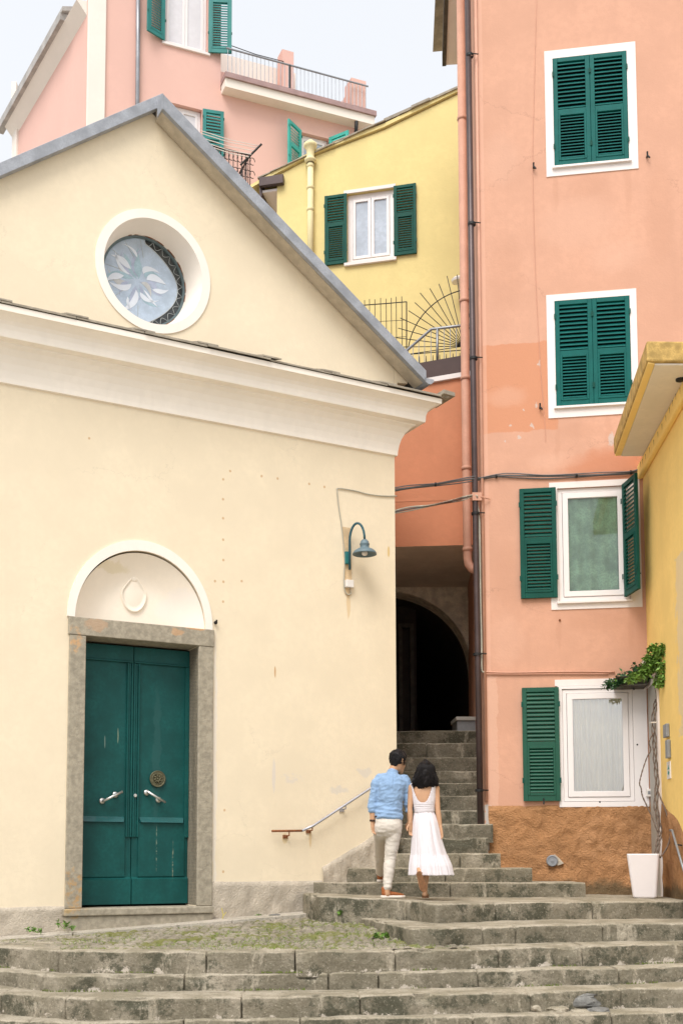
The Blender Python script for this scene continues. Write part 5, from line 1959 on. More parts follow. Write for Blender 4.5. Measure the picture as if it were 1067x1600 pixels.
# handrail on the right wall
h2 = thing('handrail', 'dark iron handrail sloping down the ochre wall behind the white planter', 'handrail', RY.px(1050, 1330, 0))
pts = [RY.px(1046, 1297.5, .05), RY.px(1049.5, 1297.5, .10), RY.px(1058, 1327, .10), RY.px(1075, 1385, .10)]
b = MB()
b.tube(pts, .014, 8)
b.build('rail', M['ltr'], h2, smooth=True)
b = MB()
p = RY.px(1053.5, 1315, .10)
b.tube([p, p - Vector((0, 0, .03)), p - Vector((0, 0, .045)) - RY.n * .09], .009, 6)
b.build('bracket', M['dark_metal'], h2)
# ================================================================== PLANTER, VINE, TROUGH, WEEDS
pc = atZ(1013, 1404, ZK[0])
pot = thing('planter', 'tall tapered square white planter on the landing at the right wall', 'planter', pc)
def sq(cx, cy, z, hwx, hwy, rot, rnd=.035, n=5):
    out = []
    for (sx, sy, a0) in ((1, -1, -90), (1, 1, 0), (-1, 1, 90), (-1, -1, 180)):
        for k in range(n + 1):
            a = R(a0 + 90 * k / n)
            x = sx * (hwx - rnd) + rnd * math.cos(a)
            y = sy * (hwy - rnd) + rnd * math.sin(a)
            out.append(Vector((cx + x * math.cos(rot) - y * math.sin(rot), cy + x * math.sin(rot) + y * math.cos(rot), z)))
    return out
k_ = pc.y / 1807
hb, ht_ = .138, .188
top_z = atY(1010, 1334, pc.y).z
b = MB()
pcy = pc.y + .16
rt = R(-16)
rings = [sq(pc.x, pcy, ZK[0] + .004, hb - .01, hb - .01, rt), sq(pc.x, pcy, ZK[0] + .02, hb, hb, rt), sq(pc.x - .005, pcy, (ZK[0] + top_z) / 2, (hb + ht_) / 2, (hb + ht_) / 2, rt), sq(pc.x - .01, pcy, top_z - .012, ht_, ht_, rt), sq(pc.x - .01, pcy, top_z, ht_ - .004, ht_ - .004, rt),
         sq(pc.x - .01, pcy, top_z, ht_ - .022, ht_ - .022, rt, .03), sq(pc.x - .01, pcy, top_z - .05, ht_ - .026, ht_ - .026, rt, .03)]
n = len(rings[0])
b.add([p for r_ in rings for p in r_], [(i * n + j, i * n + (j + 1) % n, (i + 1) * n + (j + 1) % n, (i + 1) * n + j) for i in range(len(rings) - 1) for j in range(n)] + [tuple(range(n))])
b.build('pot', M['pot'], pot, bevel=0)
b = MB()
b.add(sq(pc.x - .01, pcy, top_z - .04, ht_ - .024, ht_ - .024, rt, .03), [tuple(range(n))])
b.build('soil', M['soil'], pot)

def leaves(centers, mat, name, parent, size=.05, nper=60, spread=.1, seed=1, shape='leaf', droop=.2, loc=None):
    """Leaf-sized folded blades scattered through small clump volumes."""
    rg_ = random.Random(seed)
    vs, fs = [], []
    for (c, r, cnt) in centers:
        for _ in range(cnt):
            d = Vector((rg_.gauss(0, 1), rg_.gauss(0, 1), rg_.gauss(0, 1)))
            d = d.normalized() * (rg_.random() ** .45) * r
            p = Vector(c) + Vector((d.x, d.y, d.z * .85))
            ax = Vector((rg_.gauss(0, 1), rg_.gauss(0, 1) - .3, rg_.gauss(0, .6) - droop)).normalized()
            up_ = Vector((rg_.gauss(0, .5), rg_.gauss(0, .5), 1))
            sd = ax.cross(up_).normalized()
            nn_ = sd.cross(ax)
            L = size * rg_.uniform(.6, 1.35)
            w = L * rg_.uniform(.22, .34)
            bi = len(vs)
            vs += [p, p + ax * L * .45 + sd * w + nn_ * w * .35, p + ax * L, p + ax * L * .45 - sd * w + nn_ * w * .35]
            fs += [(bi, bi + 1, bi + 2), (bi, bi + 2, bi + 3)]
    m = MB()
    m.add(vs, fs)
    return m.build(name, mat, parent, loc=loc, recalc=False)

# climbing vine: twisted bare stems out of the planter, leafy head at the corner
vine = thing('climbing_vine', 'climbing vine with twisted bare stems rising from the white planter to bright green leaves', 'vine', Vector((pc.x, pcy, top_z)))
VY = lambda x, y, Y: atY(x, y, Y)
def stem(pts, r0, r1, amp, freq, ph, mb, k=10):
    q = catm(pts, k)
    out, rs = [], []
    for i, p in enumerate(q):
        t = i / (len(q) - 1)
        out.append(p + Vector((amp * math.sin(freq * t + ph), amp * math.cos(freq * t + ph), 0)))
        rs.append((r0 + (r1 - r0) * t) * (1 + .22 * math.sin(i * 1.7 + ph)))
    mb.tube(out, rs, 8)
P0, P1 = pc.y + .10, 14.35
main = [VY(1023, 1340, P0), VY(1028, 1315, P0 + .1), VY(1030, 1296, P0 + .2), VY(1024, 1260, P0 + .3), VY(1026, 1225, P0 + .4), VY(1023, 1190, P0 + .45), VY(1022, 1160, P0 + .5), VY(1020, 1128, P0 + .55), VY(1024, 1098, P0 + .6), VY(1032, 1078, P0 + .65), VY(1034, 1055, P0 + .7)]
for ph, r0, nm in ((0, .012, 'stem'), (2.1, .010, 'stem'), (4.2, .008, 'stem')):
    b = MB()
    stem(main, r0, .006, .022, 30, ph, b)
    b.build(nm, M['bark'], vine, smooth=True)
b = MB()
stem([VY(1030, 1340, P0), VY(1042, 1322, P0 + .05), VY(1047, 1300, P0 + .1), VY(1042, 1275, P0 + .2), VY(1032, 1250, P0 + .3), VY(1026, 1232, P0 + .4)], .011, .008, .003, 9, 1, b)
b.build('stem', M['bark'], vine, smooth=True)
b = MB()
stem([VY(1026, 1300, P0 + .2), VY(1015, 1270, P0 + .3), VY(1004, 1245, P0 + .35), VY(1001, 1232, P0 + .35), VY(998, 1224, P0 + .35), VY(1002, 1208, P0 + .4), VY(1010, 1185, P0 + .45), VY(1016, 1172, P0 + .45), VY(1013, 1160, P0 + .45), VY(1020, 1145, P0 + .5)], .009, .007, .004, 14, 2, b)
b.build('stem', M['bark'], vine, smooth=True)
b = MB()
stem([VY(1024, 1098, P0 + .6), VY(1026, 1075, P0 + .62), VY(1028, 1050, P0 + .6)], .012, .009, .008, 12, 0, b)
stem([VY(1034, 1040, P0 + .6), VY(1050, 1018, P0 + .4), VY(1062, 1006, P0 + .2), VY(1085, 990, P0 - .2)], .010, .014, .006, 10, 0, b)
b.build('branch', M['bark'], vine, smooth=True)
b = MB()
p = VY(1020, 1129, P0 + .5)
b.tube([p + Vector((-.03, -.03, 0)), p + Vector((.03, -.03, 0)), p + Vector((.035, .03, 0)), p + Vector((-.035, .03, 0)), p + Vector((-.03, -.03, 0))], .006, 5)
b.build('tie', M['box_white'], vine)
cl = []
rg = random.Random(8)
for (x, y, r_, cnt, dy) in ((990, 1060, .06, 45, .4), (983, 1062, .04, 25, .4), (996, 1056, .07, 60, .5), (1013, 1028, .07, 70, .5), (1020, 1012, .06, 50, .5), (1036, 1016, .10, 150, .4), (1046, 1012, .08, 110, .3), (1025, 1022, .09, 120, .5), (1030, 1034, .11, 150, .45), (1018, 1036, .09, 110, .5), (1040, 1040, .09, 110, .5), (1038, 1055, .08, 100, .5),
                          (1010, 1045, .09, 110, .5), (1003, 1052, .07, 70, .5), (1028, 1060, .07, 70, .5), (1034, 1068, .05, 45, .5), (1052, 1010, .05, 40, .25), (1024, 1069, .035, 25, .5), (1015, 1014, .03, 10, .5)):
    dy = dy if x < 1032 else min(dy, .30 - (x - 1032) * .012)
    cl.append((VY(x, y, P0 + dy), r_, cnt))
leaves([(c_, r_ * 1.08, int(n_ * 1.7)) for c_, r_, n_ in cl], M['leaf_bright'], 'foliage', vine, size=.055, seed=4, droop=.5)
cl = [(VY(x, y, P0 + .62), r_, c_) for (x, y, r_, c_) in ((1022, 1026, .08, 60), (1012, 1030, .06, 45), (1034, 1030, .09, 60), (1043, 1050, .06, 40), (1040, 1022, .07, 50))]
leaves(cl, M['leaf_dark'], 'old_foliage', vine, size=.055, seed=14)

# trough over the low window with trailing plants
tp = PK.P(1.75, 4.1, .1)
trough = thing('plant_trough', 'weathered dark wooden trough mounted above the lowest salmon house window', 'planter', tp)
P = PK.P
a0 = PK.hit(958, 1076, .36)
a1 = PK.hit(1022, 1071, .36)
t0 = PK.hit(968, 1062, .40)
b = MB()
sL, sR = a0[0] + .03, PS1 - .06
zbm = a0[1] + .03
for (o0, o1, z0_, z1_) in ((.03, .36, zbm, zbm + .025),):
    b.box(PK, sL, sR, z0_, z1_, o0, o1)
b.add([P(sL, zbm + .026, .30), P(sR, zbm + .026, .30), P(sR, zbm + .12, .40), P(sL, zbm + .12, .40), P(sL, zbm + .026, .325), P(sR, zbm + .026, .325), P(sR, zbm + .12, .425), P(sL, zbm + .12, .425)], [(0, 1, 2, 3), (4, 5, 6, 7), (0, 1, 5, 4), (1, 2, 6, 5), (2, 3, 7, 6), (3, 0, 4, 7)])
for q in (sL, sR - .022):
    b.box(PK, q, q + .022, zbm + .026, zbm + .10, .04, .30)
b.box(PK, sL, sR, zbm + .026, zbm + .12, .03, .05)
b.build('box', M['trough'], trough, bevel=.004)
b = MB()
b.tube([P(1.95, zbm - .002, .2), P(1.96, zbm - .03, .2)], .012, 6)
b.build('bolt', M['dark_metal'], trough)
tr_pl = thing('trailing_plant', 'low dark trailing plant filling the wooden trough above the window', 'plant', P(1.7, zbm + .06, .2))
cl = []
for (x, y, r_, cnt, oo) in ((985, 1058, .07, 80, .3), (975, 1062, .06, 60, .34), (966, 1066, .055, 55, .36), (957, 1070, .05, 45, .36), (950, 1070, .04, 25, .34), (944, 1073, .03, 12, .33), (995, 1052, .07, 80, .3), (1000, 1046, .06, 50, .3), (992, 1042, .05, 30, .25), (1006, 1056, .06, 60, .3), (1015, 1058, .05, 40, .3), (970, 1054, .04, 14, .3), (963, 1062, .04, 20, .34), (978, 1050, .03, 8, .3), (948, 1066, .04, 10, .3)):
    cl.append((PK.px(x, y, oo), r_, cnt))
leaves([(c_, r_ * 1.15, int(n_ * 1.4)) for c_, r_, n_ in cl], M['leaf_dark'], 'foliage', tr_pl, size=.058, seed=21)
leaves([(PK.px(x, y, .38), .05, 14) for x, y in ((1000, 1055), (990, 1056), (980, 1060), (1008, 1056), (960, 1066))], M['leaf_bright'], 'young_leaves', tr_pl, size=.045, seed=22)
b = MB()
for k in range(9):
    p = PK.px(960 + k * 6, 1072 - k * 2.4, .33)
    b.tube([p, p + Vector((random.uniform(-.05, .03), random.uniform(-.05, 0), random.uniform(.04, .12)))], .004, 5)
b.build('twigs', M['bark'], tr_pl)

# weeds at the church foot
def weed(x, y, z, n, size, lab, seed, spread=.08, col='weed'):
    p = atZ(x, y, z)
    t = thing('weed', lab, 'weed', p)
    cl_ = []
    rg_ = random.Random(seed)
    for k in range(n):
        cl_.append((p + Vector((rg_.uniform(-spread, spread) * 1.6, rg_.uniform(-.02, .03), rg_.uniform(.01, .07) * size / .05)), .035 * size / .05, 16))
    leaves(cl_, M[col], 'leaves', t, size=size, seed=seed, droop=-.4)
    m = MB()
    for k in range(n):
        m.tube([p + Vector((0, 0, -.01)), cl_[k][0]], .003, 4)
    m.build('stems', M['weed'], t)
weed(360, 1436, .91, 7, .055, 'leafy green weed at the right end of the church door sill', 1, .12)
weed(101, 1450, .885, 4, .04, 'small pale weed at the left end of the church door sill', 2, .05)
weed(60, 1456, .85, 4, .035, 'tiny weed under the rough plinth left of the church door', 3, .07)
weed(176, 1444, .90, 3, .03, 'tiny dark weed in front of the middle of the door sill', 5, .05)
weed(545, 1433, .975, 6, .045, 'green weed at the foot of the landing step left of the couple', 6, .13)
weed(608, 1466, .84, 5, .04, 'green weed beside the curved kerb right of the cobbles', 7, .10)
weed(395, 1434, .93, 3, .03, 'tiny green weed between the door sill and the handrail', 8, .05)
b = MB()
wd = atZ(347, 1440, .90)
yw = thing('weed', 'thin yellow stalk standing at the right edge of the door frame', 'weed', wd)
b.tube([wd, wd + Vector((.015, 0, .08)), wd + Vector((-.005, 0, .16))], .006, 5)
b.tube([wd + Vector((.01, 0, .06)), wd + Vector((.05, 0, .11))], .005, 5)
b.build('stalk', mk('yellow_stalk', (.5, .42, .12)), yw)

# short grass in the joints of the forecourt
rg = random.Random(77)
vs, fs = [], []
nr, nc = len(fc_rows), len(fc_rows[0])
cnt = 0
while cnt < 4200:
    i, j = rg.randrange(2, nr - 3), rg.randrange(nc)
    p = fc_rows[i][j]
    px1 = CX + FPX * p.x / p.y
    if px1 < -150 or px1 > 680:
        cnt += 0
        continue
    cover = nz(p, 1.4, 4) + .6 * nz(p, 4.5, 9) + (.35 if px1 > 330 else -.05) - (.25 if i > nr * .72 else 0)
    if cover < .16:
        continue
    h = rg.uniform(.012, .035)
    a = rg.uniform(0, 6.28)
    d = Vector((math.cos(a), math.sin(a), 0))
    tip = p + Vector((rg.gauss(0, .02), rg.gauss(0, .02), h))
    bi = len(vs)
    vs += [p - d * .004, p + d * .004, tip]
    fs.append((bi, bi + 1, bi + 2))
    cnt += 1
for (pxs, z, xa, xb, nn_) in ((broad[2][0], ZK[3], 60, 700, 160), (broad[3][0], ZK[4], 100, 640, 120)):   # tufts along the foot of two risers
    e = resample(edge(pxs, ZK[2] if z == ZK[3] else ZK[3]), .02)
    for _ in range(nn_ * 6):
        p = rg.choice(e)
        if nz(p, 2.2, 31) < .12:
            continue
        p = Vector((p.x + rg.gauss(0, .01), p.y - .02 - rg.random() * .02, z + .002))
        bi = len(vs)
        a = rg.uniform(0, 6.28)
        vs += [p - Vector((.005, 0, 0)), p + Vector((.005, 0, 0)), p + Vector((rg.gauss(0, .012), -.01, rg.uniform(.01, .03)))]
        fs.append((bi, bi + 1, bi + 2))
m = MB()
m.add(vs, fs)
o = m.build('grass', M['grass'], None, loc=(-1.5, 12.0, .8), recalc=False)
setp(o, kind='stuff')
# loose slate chips piled between the plinth and the landing
for k, (x, y, sx, lab) in enumerate(((452, 1423, .13, 'longest flat slate chip lying against the plinth left of the landing'), (470, 1430, .10, 'flat slate chip lying in front of the longest chip by the landing'), (505, 1431, .12, 'broad slate chip lying at the foot of the landing step'), (430, 1431, .07, 'smallest slate chip lying left of the others by the plinth'))):
    p = atZ(x, y, .955)
    o = rock((p.x, p.y, p.z), sx, .07, .022, 'slate_chip', M['slate_rock'], None, 50 + k * 3)
    me = o.data
    for v in me.vertices:
        v.co -= p
    o.location = p
    setp(o, lab, 'stone', 'loose slate chips by the landing')

# long flat stones laid along the foot of the church wall
b = MB()
rr = random.Random(6)
q = -5.9
while q < -1.35:
    e = min(q + rr.uniform(.5, .95), -1.3)
    za_ = .775 + (q + 5.05) * .052
    zb_2 = .775 + (e + 5.05) * .052
    P = CH.P
    w0 = .30 + rr.uniform(-.03, .03)
    vs = [P(q + .006, za_ - .1, .02), P(e - .006, zb_2 - .1, .02), P(e - .006, zb_2 - .1, w0), P(q + .006, za_ - .1, w0), P(q + .006, za_ + .026, .02), P(e - .006, zb_2 + .026, .02), P(e - .006, zb_2 + .018, w0), P(q + .006, za_ + .018, w0)]
    b.add(vs, [(0, 1, 2, 3), (4, 5, 6, 7), (0, 1, 5, 4), (1, 2, 6, 5), (2, 3, 7, 6), (3, 0, 4, 7)])
    q = e
setp(b.build('paving', M['street'], None, loc=(-3, 13.5, .8), bevel=.008), kind='structure')
# ================================================================== PEOPLE
def ring_tube(mb, pts, n=18, lateral=None):
    """Closed tapering tube: pts = (point, lateral radius, depth radius); rounded ends."""
    P = [Vector(q[0]) for q in pts]
    m = len(P)
    rings = []
    for i in range(m):
        t = (P[min(i + 1, m - 1)] - P[max(i - 1, 0)]).normalized()
        L = Vector(lateral) if lateral is not None else Vector((1, 0, 0))
        L = L - t * L.dot(t)
        if L.length < 1e-3:
            L = Vector((0, 0, 1)) - t * t.z
        L.normalize()
        D = t.cross(L)
        a, d = pts[i][1], pts[i][2]
        def mkring(c, f):
            return [c + L * (a * f * math.cos(2 * math.pi * k / n)) + D * (d * f * math.sin(2 * math.pi * k / n)) for k in range(n)]
        e = min(a, d)
        if i == 0:
            rings.append(mkring(P[i] - t * e * .75, .35))
            rings.append(mkring(P[i] - t * e * .45, .75))
        rings.append(mkring(P[i], 1.0))
        if i == m - 1:
            rings.append(mkring(P[i] + t * e * .45, .75))
            rings.append(mkring(P[i] + t * e * .75, .35))
    vs = [v for r_ in rings for v in r_]
    fs = []
    for i in range(len(rings) - 1):
        for k in range(n):
            k2 = (k + 1) % n
            fs.append((i * n + k, i * n + k2, (i + 1) * n + k2, (i + 1) * n + k))
    fs += [tuple(range(n))[::-1], tuple((len(rings) - 1) * n + k for k in range(n))]
    mb.add(vs, fs)


def spl(pts, k=4):
    """Catmull-Rom over (point, a, d) triples."""
    q = catm([p[0] for p in pts], k)
    ra = catm([Vector((p[1], p[2], 0)) for p in pts], k)
    return [(q[i], max(.001, ra[i].x), max(.001, ra[i].y)) for i in range(len(q))]


def blob(name, chains, voxel, sm, mat, parent, wrinkle=None, lateral=None, cut=None):
    """One continuous skin grown over several tapering tubes (voxel union, smoothed)."""
    mb = MB()
    for ch in chains:
        lat = None
        if isinstance(ch, dict):
            lat, ch = ch['lat'], ch['p']
        ring_tube(mb, spl(ch), lateral=lat)
    me = bpy.data.meshes.new('tmp')
    me.from_pydata([tuple(v) for v in mb.v], [], mb.f)
    bm = bmesh.new()
    bm.from_mesh(me)
    bmesh.ops.recalc_face_normals(bm, faces=bm.faces)
    bm.to_mesh(me)
    bm.free()
    ob = bpy.data.objects.new('tmp', me)
    C.objects.link(ob)
    r = ob.modifiers.new('r', 'REMESH')
    r.mode = 'VOXEL'
    r.voxel_size = voxel
    r.adaptivity = 0
    if sm:
        s_ = ob.modifiers.new('s', 'SMOOTH')
        s_.iterations = sm
        s_.factor = .5
    bpy.context.view_layer.update()
    ev = ob.evaluated_get(bpy.context.evaluated_depsgraph_get())
    out = bpy.data.meshes.new_from_object(ev)
    bpy.data.objects.remove(ob)
    if cut:
        bm = bmesh.new()
        bm.from_mesh(out)
        kill = [f for f in bm.faces if cut(f.calc_center_median())]
        bmesh.ops.delete(bm, geom=kill, context='FACES')
        bm.to_mesh(out)
        bm.free()
    if wrinkle:
        nr_ = [v.normal.copy() for v in out.vertices]
        for v, nn_ in zip(out.vertices, nr_):
            v.co += nn_ * wrinkle(v.co)
    for p in out.polygons:
        p.use_smooth = True
    return link_mesh(name, out, mat, parent)


def hand(W_, d, palm_n, side, scale=1.0, curl=.55):
    """Chains for a relaxed hand: W_ wrist point, d pointing along the fingers, palm_n out of the palm,
    side = direction of the thumb."""
    d, palm_n, side = d.normalized(), palm_n.normalized(), side.normalized()
    ch = []
    k = scale
    c0 = W_ + d * .075 * k
    ch.append({'lat': side, 'p': [(W_ - d * .02 * k, .026 * k, .020 * k), (W_ + d * .025 * k, .033 * k, .017 * k), (c0, .039 * k, .015 * k), (W_ + d * .09 * k, .036 * k, .013 * k)]})
    for off, L, sp in ((.027, .070, .10), (.009, .078, .02), (-.009, .073, -.05), (-.027, .058, -.14)):
        b0 = W_ + d * .085 * k + side * off * k
        d1 = (d + side * sp + palm_n * curl * .25).normalized()
        d2 = (d + side * sp * .6 + palm_n * curl * .9).normalized()
        d3 = (d * .8 + palm_n * curl * 1.7).normalized()
        p1 = b0 + d1 * L * .42 * k
        p2 = p1 + d2 * L * .32 * k
        p3 = p2 + d3 * L * .26 * k
        ch.append([(b0 - d1 * .012 * k, .0095 * k, .0095 * k), (p1, .0088 * k, .0088 * k), (p2, .0080 * k, .0080 * k), (p3, .0068 * k, .0068 * k)])
    t0 = W_ + d * .028 * k + side * .028 * k
    t1 = t0 + (d * .65 + side * .55 + palm_n * .35).normalized() * .040 * k
    t2 = t1 + (d * .9 + side * .12 + palm_n * .45).normalized() * .034 * k
    ch.append([(t0 - d * .01 * k, .014 * k, .014 * k), (t1, .0108 * k, .0108 * k), (t2, .0085 * k, .0085 * k)])
    return ch


# ---------------------------------------------------------------- man
SZ = 1.192                 # level of the landing under their feet
MY = (CZ - SZ) * 1807 / 63.2
mfoot = Vector((atY(606, 1403, MY).x, MY, 0))
man = thing('person', 'man in blue shirt and pale chinos climbing the steps with head turned aside', 'person', Vector((mfoot.x, mfoot.y, SZ)), 'couple climbing the steps')
def m_(x, y, d=0.0):
    """Photo pixel on the upright plane through the man's feet, then pushed d metres away from the viewer."""
    p = atY(x, y, MY)
    return Vector((p.x, p.y + d, p.z))
kx = MY / 1800          # metres per pixel
face = Vector((.72, .60, -.28)).normalized()
hc = m_(622, 1189.5, .02)
neck0 = m_(613.5, 1206, .01)
X_ = Vector((1, 0, 0))
sole_z = SZ + .004
body = []
body.append([(m_(612, 1222, .0), .10, .07), (m_(612.5, 1213, .005), .062, .056), (neck0, .055, .056), (m_(616.5, 1199, .012), .054, .058)])
hl = Vector((face.y, -face.x, 0)).normalized()
upv = Vector((.10, .02, 1)).normalized()
hp = lambda f, u, l=0: hc + face * f + upv * u + hl * l
body.append({'lat': hl, 'p': [(hp(.012, -.075), .050, .060), (hp(.006, -.035), .063, .078), (hp(-.002, .01), .070, .088), (hp(-.004, .05), .067, .084), (hp(-.004, .08), .05, .062), (hp(-.004, .095), .026, .035)]})
body.append({'lat': hl, 'p': [(hp(.055, -.045), .045, .035), (hp(.062, -.085), .034, .028), (hp(.072, -.108), .02, .018)]})            # jaw and chin
body.append({'lat': hl, 'p': [(hp(.088, .018), .010, .010), (hp(.104, -.018), .014, .014), (hp(.098, -.03), .013, .010)]})               # nose
body.append({'lat': hl, 'p': [(hp(.082, .03), .05, .012), (hp(.083, .034), .045, .010)]})                                               # brow
for sd in (-1, 1):                                                                                                                      # ears
    body.append({'lat': face, 'p': [(hp(-.008, -.022, sd * .076), .013, .008), (hp(-.014, .0, sd * .080), .019, .010), (hp(-.014, .024, sd * .080), .015, .009)]})
# trunk under the clothes
body.append([(m_(612, 1216, .0), .11, .06), (m_(610, 1230, -.005), .135, .09), (m_(608, 1255, 0), .145, .10), (m_(606, 1280, 0), .13, .095), (m_(606.5, 1296, .01), .13, .10)])
# arms: left hangs with bent elbow, right reaches to her hand
Ls, Le, Lw = m_(589.5, 1218, .0), m_(582.5, 1252, -.015), m_(581.8, 1284, -.02)
Rs, Re, Rw = m_(634, 1219, .0), m_(638.8, 1253, .02), m_(641, 1283, .06)
body.append([(Ls.lerp(Le, .12), .042, .042), (Ls.lerp(Le, .5), .044, .044), (Le, .040, .040), (Le.lerp(Lw, .35), .040, .038), (Lw, .027, .024)])
body.append([(Rs.lerp(Re, .12), .042, .042), (Rs.lerp(Re, .5), .044, .044), (Re, .040, .040), (Re.lerp(Rw, .35), .038, .038), (Rw, .027, .024)])
body += hand(Lw, Vector((.16, .03, -1)), Vector((.62, -.75, .1)), Vector((.75, .62, .1)), 1.0, .6)
body += hand(Rw, Vector((.22, .12, -1)), Vector((-.3, .9, .1)), Vector((-.8, .25, 0)), 1.0, .8)
# legs: right one carries the weight, left one is already on the next step, hidden behind it
RH, RK, RA = m_(615.5, 1296, .0), m_(609.5, 1341, .03), m_(604.5, 1391, .0)
LH, LK = m_(596.5, 1296, .02), m_(600, 1322, .50)
lf = Vector((m_(606.5, 1378).x, 14.45, UZ[1] + .006))
LA = lf + Vector((0, -.02, .085))
body.append([(RH, .074, .082), (RH.lerp(RK, .5), .064, .070), (RK, .055, .058), (RK.lerp(RA, .35), .054, .058), (RK.lerp(RA, .8), .038, .04), (RA, .036, .038), (m_(605, 1398, 0), .034, .034)])
body.append([(LH, .085, .092), (LH.lerp(LK, .5), .074, .078), (LK, .055, .058), (LK.lerp(LA, .35), .054, .058), (LK.lerp(LA, .8), .038, .04), (LA, .036, .038)])
bd_ = blob('body', body, .0062, 3, M['skin'], man)

# hair: a cap of short strands over the crown and nape
hair = [{'lat': hl, 'p': [(hp(-.060, -.052), .056, .036), (hp(-.045, -.018), .080, .066), (hp(-.026, .020), .089, .092), (hp(-.014, .058), .088, .103), (hp(-.006, .092), .070, .084), (hp(0, .114), .040, .052)]},
        {'lat': hl, 'p': [(hp(.066, .062), .062, .034), (hp(.060, .090), .058, .034), (hp(.035, .108), .04, .04)]}]
hr_ = blob('hair', hair, .007, 2, M['hair'], man, wrinkle=lambda v: .006 * nz(v, 30, 2) + .004 * nz(v, 75, 5))
b = MB()
rg = random.Random(12)
for _ in range(420):
    th_, ph_ = rg.uniform(-math.pi, math.pi), rg.uniform(-.35, 1.5)
    if abs(th_) < .9 and ph_ < .55:
        continue
    dr_ = (face * math.cos(th_) * math.cos(ph_) + hl * math.sin(th_) * math.cos(ph_) + upv * math.sin(ph_))
    p0 = hc + Vector((0, 0, .012)) + Vector((dr_.x * .088, dr_.y * .098, dr_.z * .098)) - face * .012
    dn = (Vector((rg.gauss(0, .4), rg.gauss(0, .4), -.9)) + face * .3)
    dn = (dn - dr_ * dn.dot(dr_)).normalized()
    b.tube([p0, p0 + dn * .018 + dr_ * .004, p0 + dn * .034 + dr_ * .001], [.0028, .0022, .0008], 4)
b.build('strands', M['hair'], hr_, recalc=False)

# shirt
sh = []
sh.append([(m_(613.3, 1207.5, .008), .060, .062), (m_(613, 1210, .006), .100, .078), (m_(612.5, 1213, .004), .150, .088), (m_(612, 1219, .0), .190, .105), (m_(610.5, 1229, -.008), .172, .118), (m_(609, 1243, -.006), .157, .118), (m_(607.8, 1256, .0), .150, .114), (m_(606.6, 1267, .0), .158, .128), (m_(606.2, 1274, -.002), .166, .140), (m_(606, 1278.5, -.004), .163, .138)])
sh.append([(m_(613.3, 1208.5, .006), .070, .071), (m_(614, 1205.6, .008), .063, .064)])           # collar
sh.append([(m_(595, 1216, 0), .068, .066), (Ls.lerp(Le, .15), .062, .062), (Ls.lerp(Le, .5), .056, .056), (Le, .052, .052), (Le.lerp(Lw, .22), .054, .052), (Le.lerp(Lw, .36), .051, .050)])
sh.append([(Le.lerp(Lw, .30), .056, .055), (Le.lerp(Lw, .42), .056, .055)])
sh.append([(m_(629.5, 1217, 0), .068, .066), (Rs.lerp(Re, .15), .062, .062), (Rs.lerp(Re, .5), .056, .056), (Re, .052, .052), (Re.lerp(Rw, .22), .054, .052), (Re.lerp(Rw, .36), .051, .050)])
sh.append([(Re.lerp(Rw, .30), .056, .055), (Re.lerp(Rw, .42), .056, .055)])
zc_ = m_(606, 1272).z
yoke = m_(612, 1213).z
def shirt_w(v):
    f = .010 * noise.noise(Vector((v.x * 8 + v.z * 5, v.y * 8, v.z * 14)))
    f += .007 * (1 - abs(noise.noise(Vector((v.x * 11 - v.z * 7, v.y * 11, v.z * 17 + 4)))) * 3)* .6
    low = max(0, 1 - abs(v.z - zc_ - .03) / .14)
    f += low * .017 * noise.noise(Vector((v.x * 9, v.y * 9, v.z * 34)))
    # fanned pleat from the yoke down the middle of the back
    xm = m_(611, 1220).x
    if v.y < MY and abs(v.x - xm) < .03 and v.z < yoke and v.z > yoke - .22:
        f += .007 * math.cos((v.x - xm) / .03 * math.pi * 1.5) * (1 - (yoke - v.z) / .22)
    a = min((v - Le).length, (v - Re).length)
    f += .010 * max(0, 1 - a / .15) * noise.noise(Vector((v.x * 20, v.y * 20, v.z * 45)))
    f += .0025 * noise.noise(v * 60)
    return f
blob('shirt', sh, .0075, 3, M['shirt'], man, wrinkle=shirt_w)
# trousers
tr = []
tr.append([(m_(606, 1273, .0), .148, .112), (m_(606.2, 1280, -.004), .153, .122), (m_(606.8, 1289, -.012), .155, .132), (m_(607, 1297, -.006), .152, .120)])
tr.append([(m_(616, 1288, -.02), .085, .105), (RH, .088, .104), (RH.lerp(RK, .35), .084, .092), (RH.lerp(RK, .7), .075, .080), (RK, .066, .070), (RK.lerp(RA, .3), .063, .067), (RK.lerp(RA, .65), .054, .057), (RK.lerp(RA, .93), .048, .051)])
tr.append([(m_(597, 1288, -.01), .085, .105), (LH, .095, .108), (LH.lerp(LK, .5), .086, .092), (LK, .076, .078), (LK.lerp(LA, .4), .070, .072), (LK.lerp(LA, .9), .056, .058)])
def tr_w(v):
    f = 0.004 * noise.noise(Vector((v.x * 9 + v.z * 6, v.y * 9, v.z * 17))) + .0022 * (1 - 2.5 * abs(noise.noise(Vector((v.x * 13 + v.z * 9, v.y * 13, v.z * 22 + 3)))))
    for c_ in (RK, RA + Vector((0, 0, .08)), RH - Vector((0, 0, .06))):
        w_ = max(0, 1 - abs(v.z - c_.z) / .11)
        f += .007 * w_ * noise.noise(Vector((v.x * 10, v.y * 10, v.z * 38)))
    return f + .0015 * noise.noise(v * 55)
tro = blob('trousers', tr, .0075, 3, M['trousers'], man, wrinkle=tr_w)
b = MB()
b.tube([m_(606, 1276, 0) + Vector((.150 * math.cos(R(a)), .116 * math.sin(R(a)), 0)) for a in range(0, 361, 15)], .016, 6)
b.build('belt', M['belt'], tro, smooth=True)
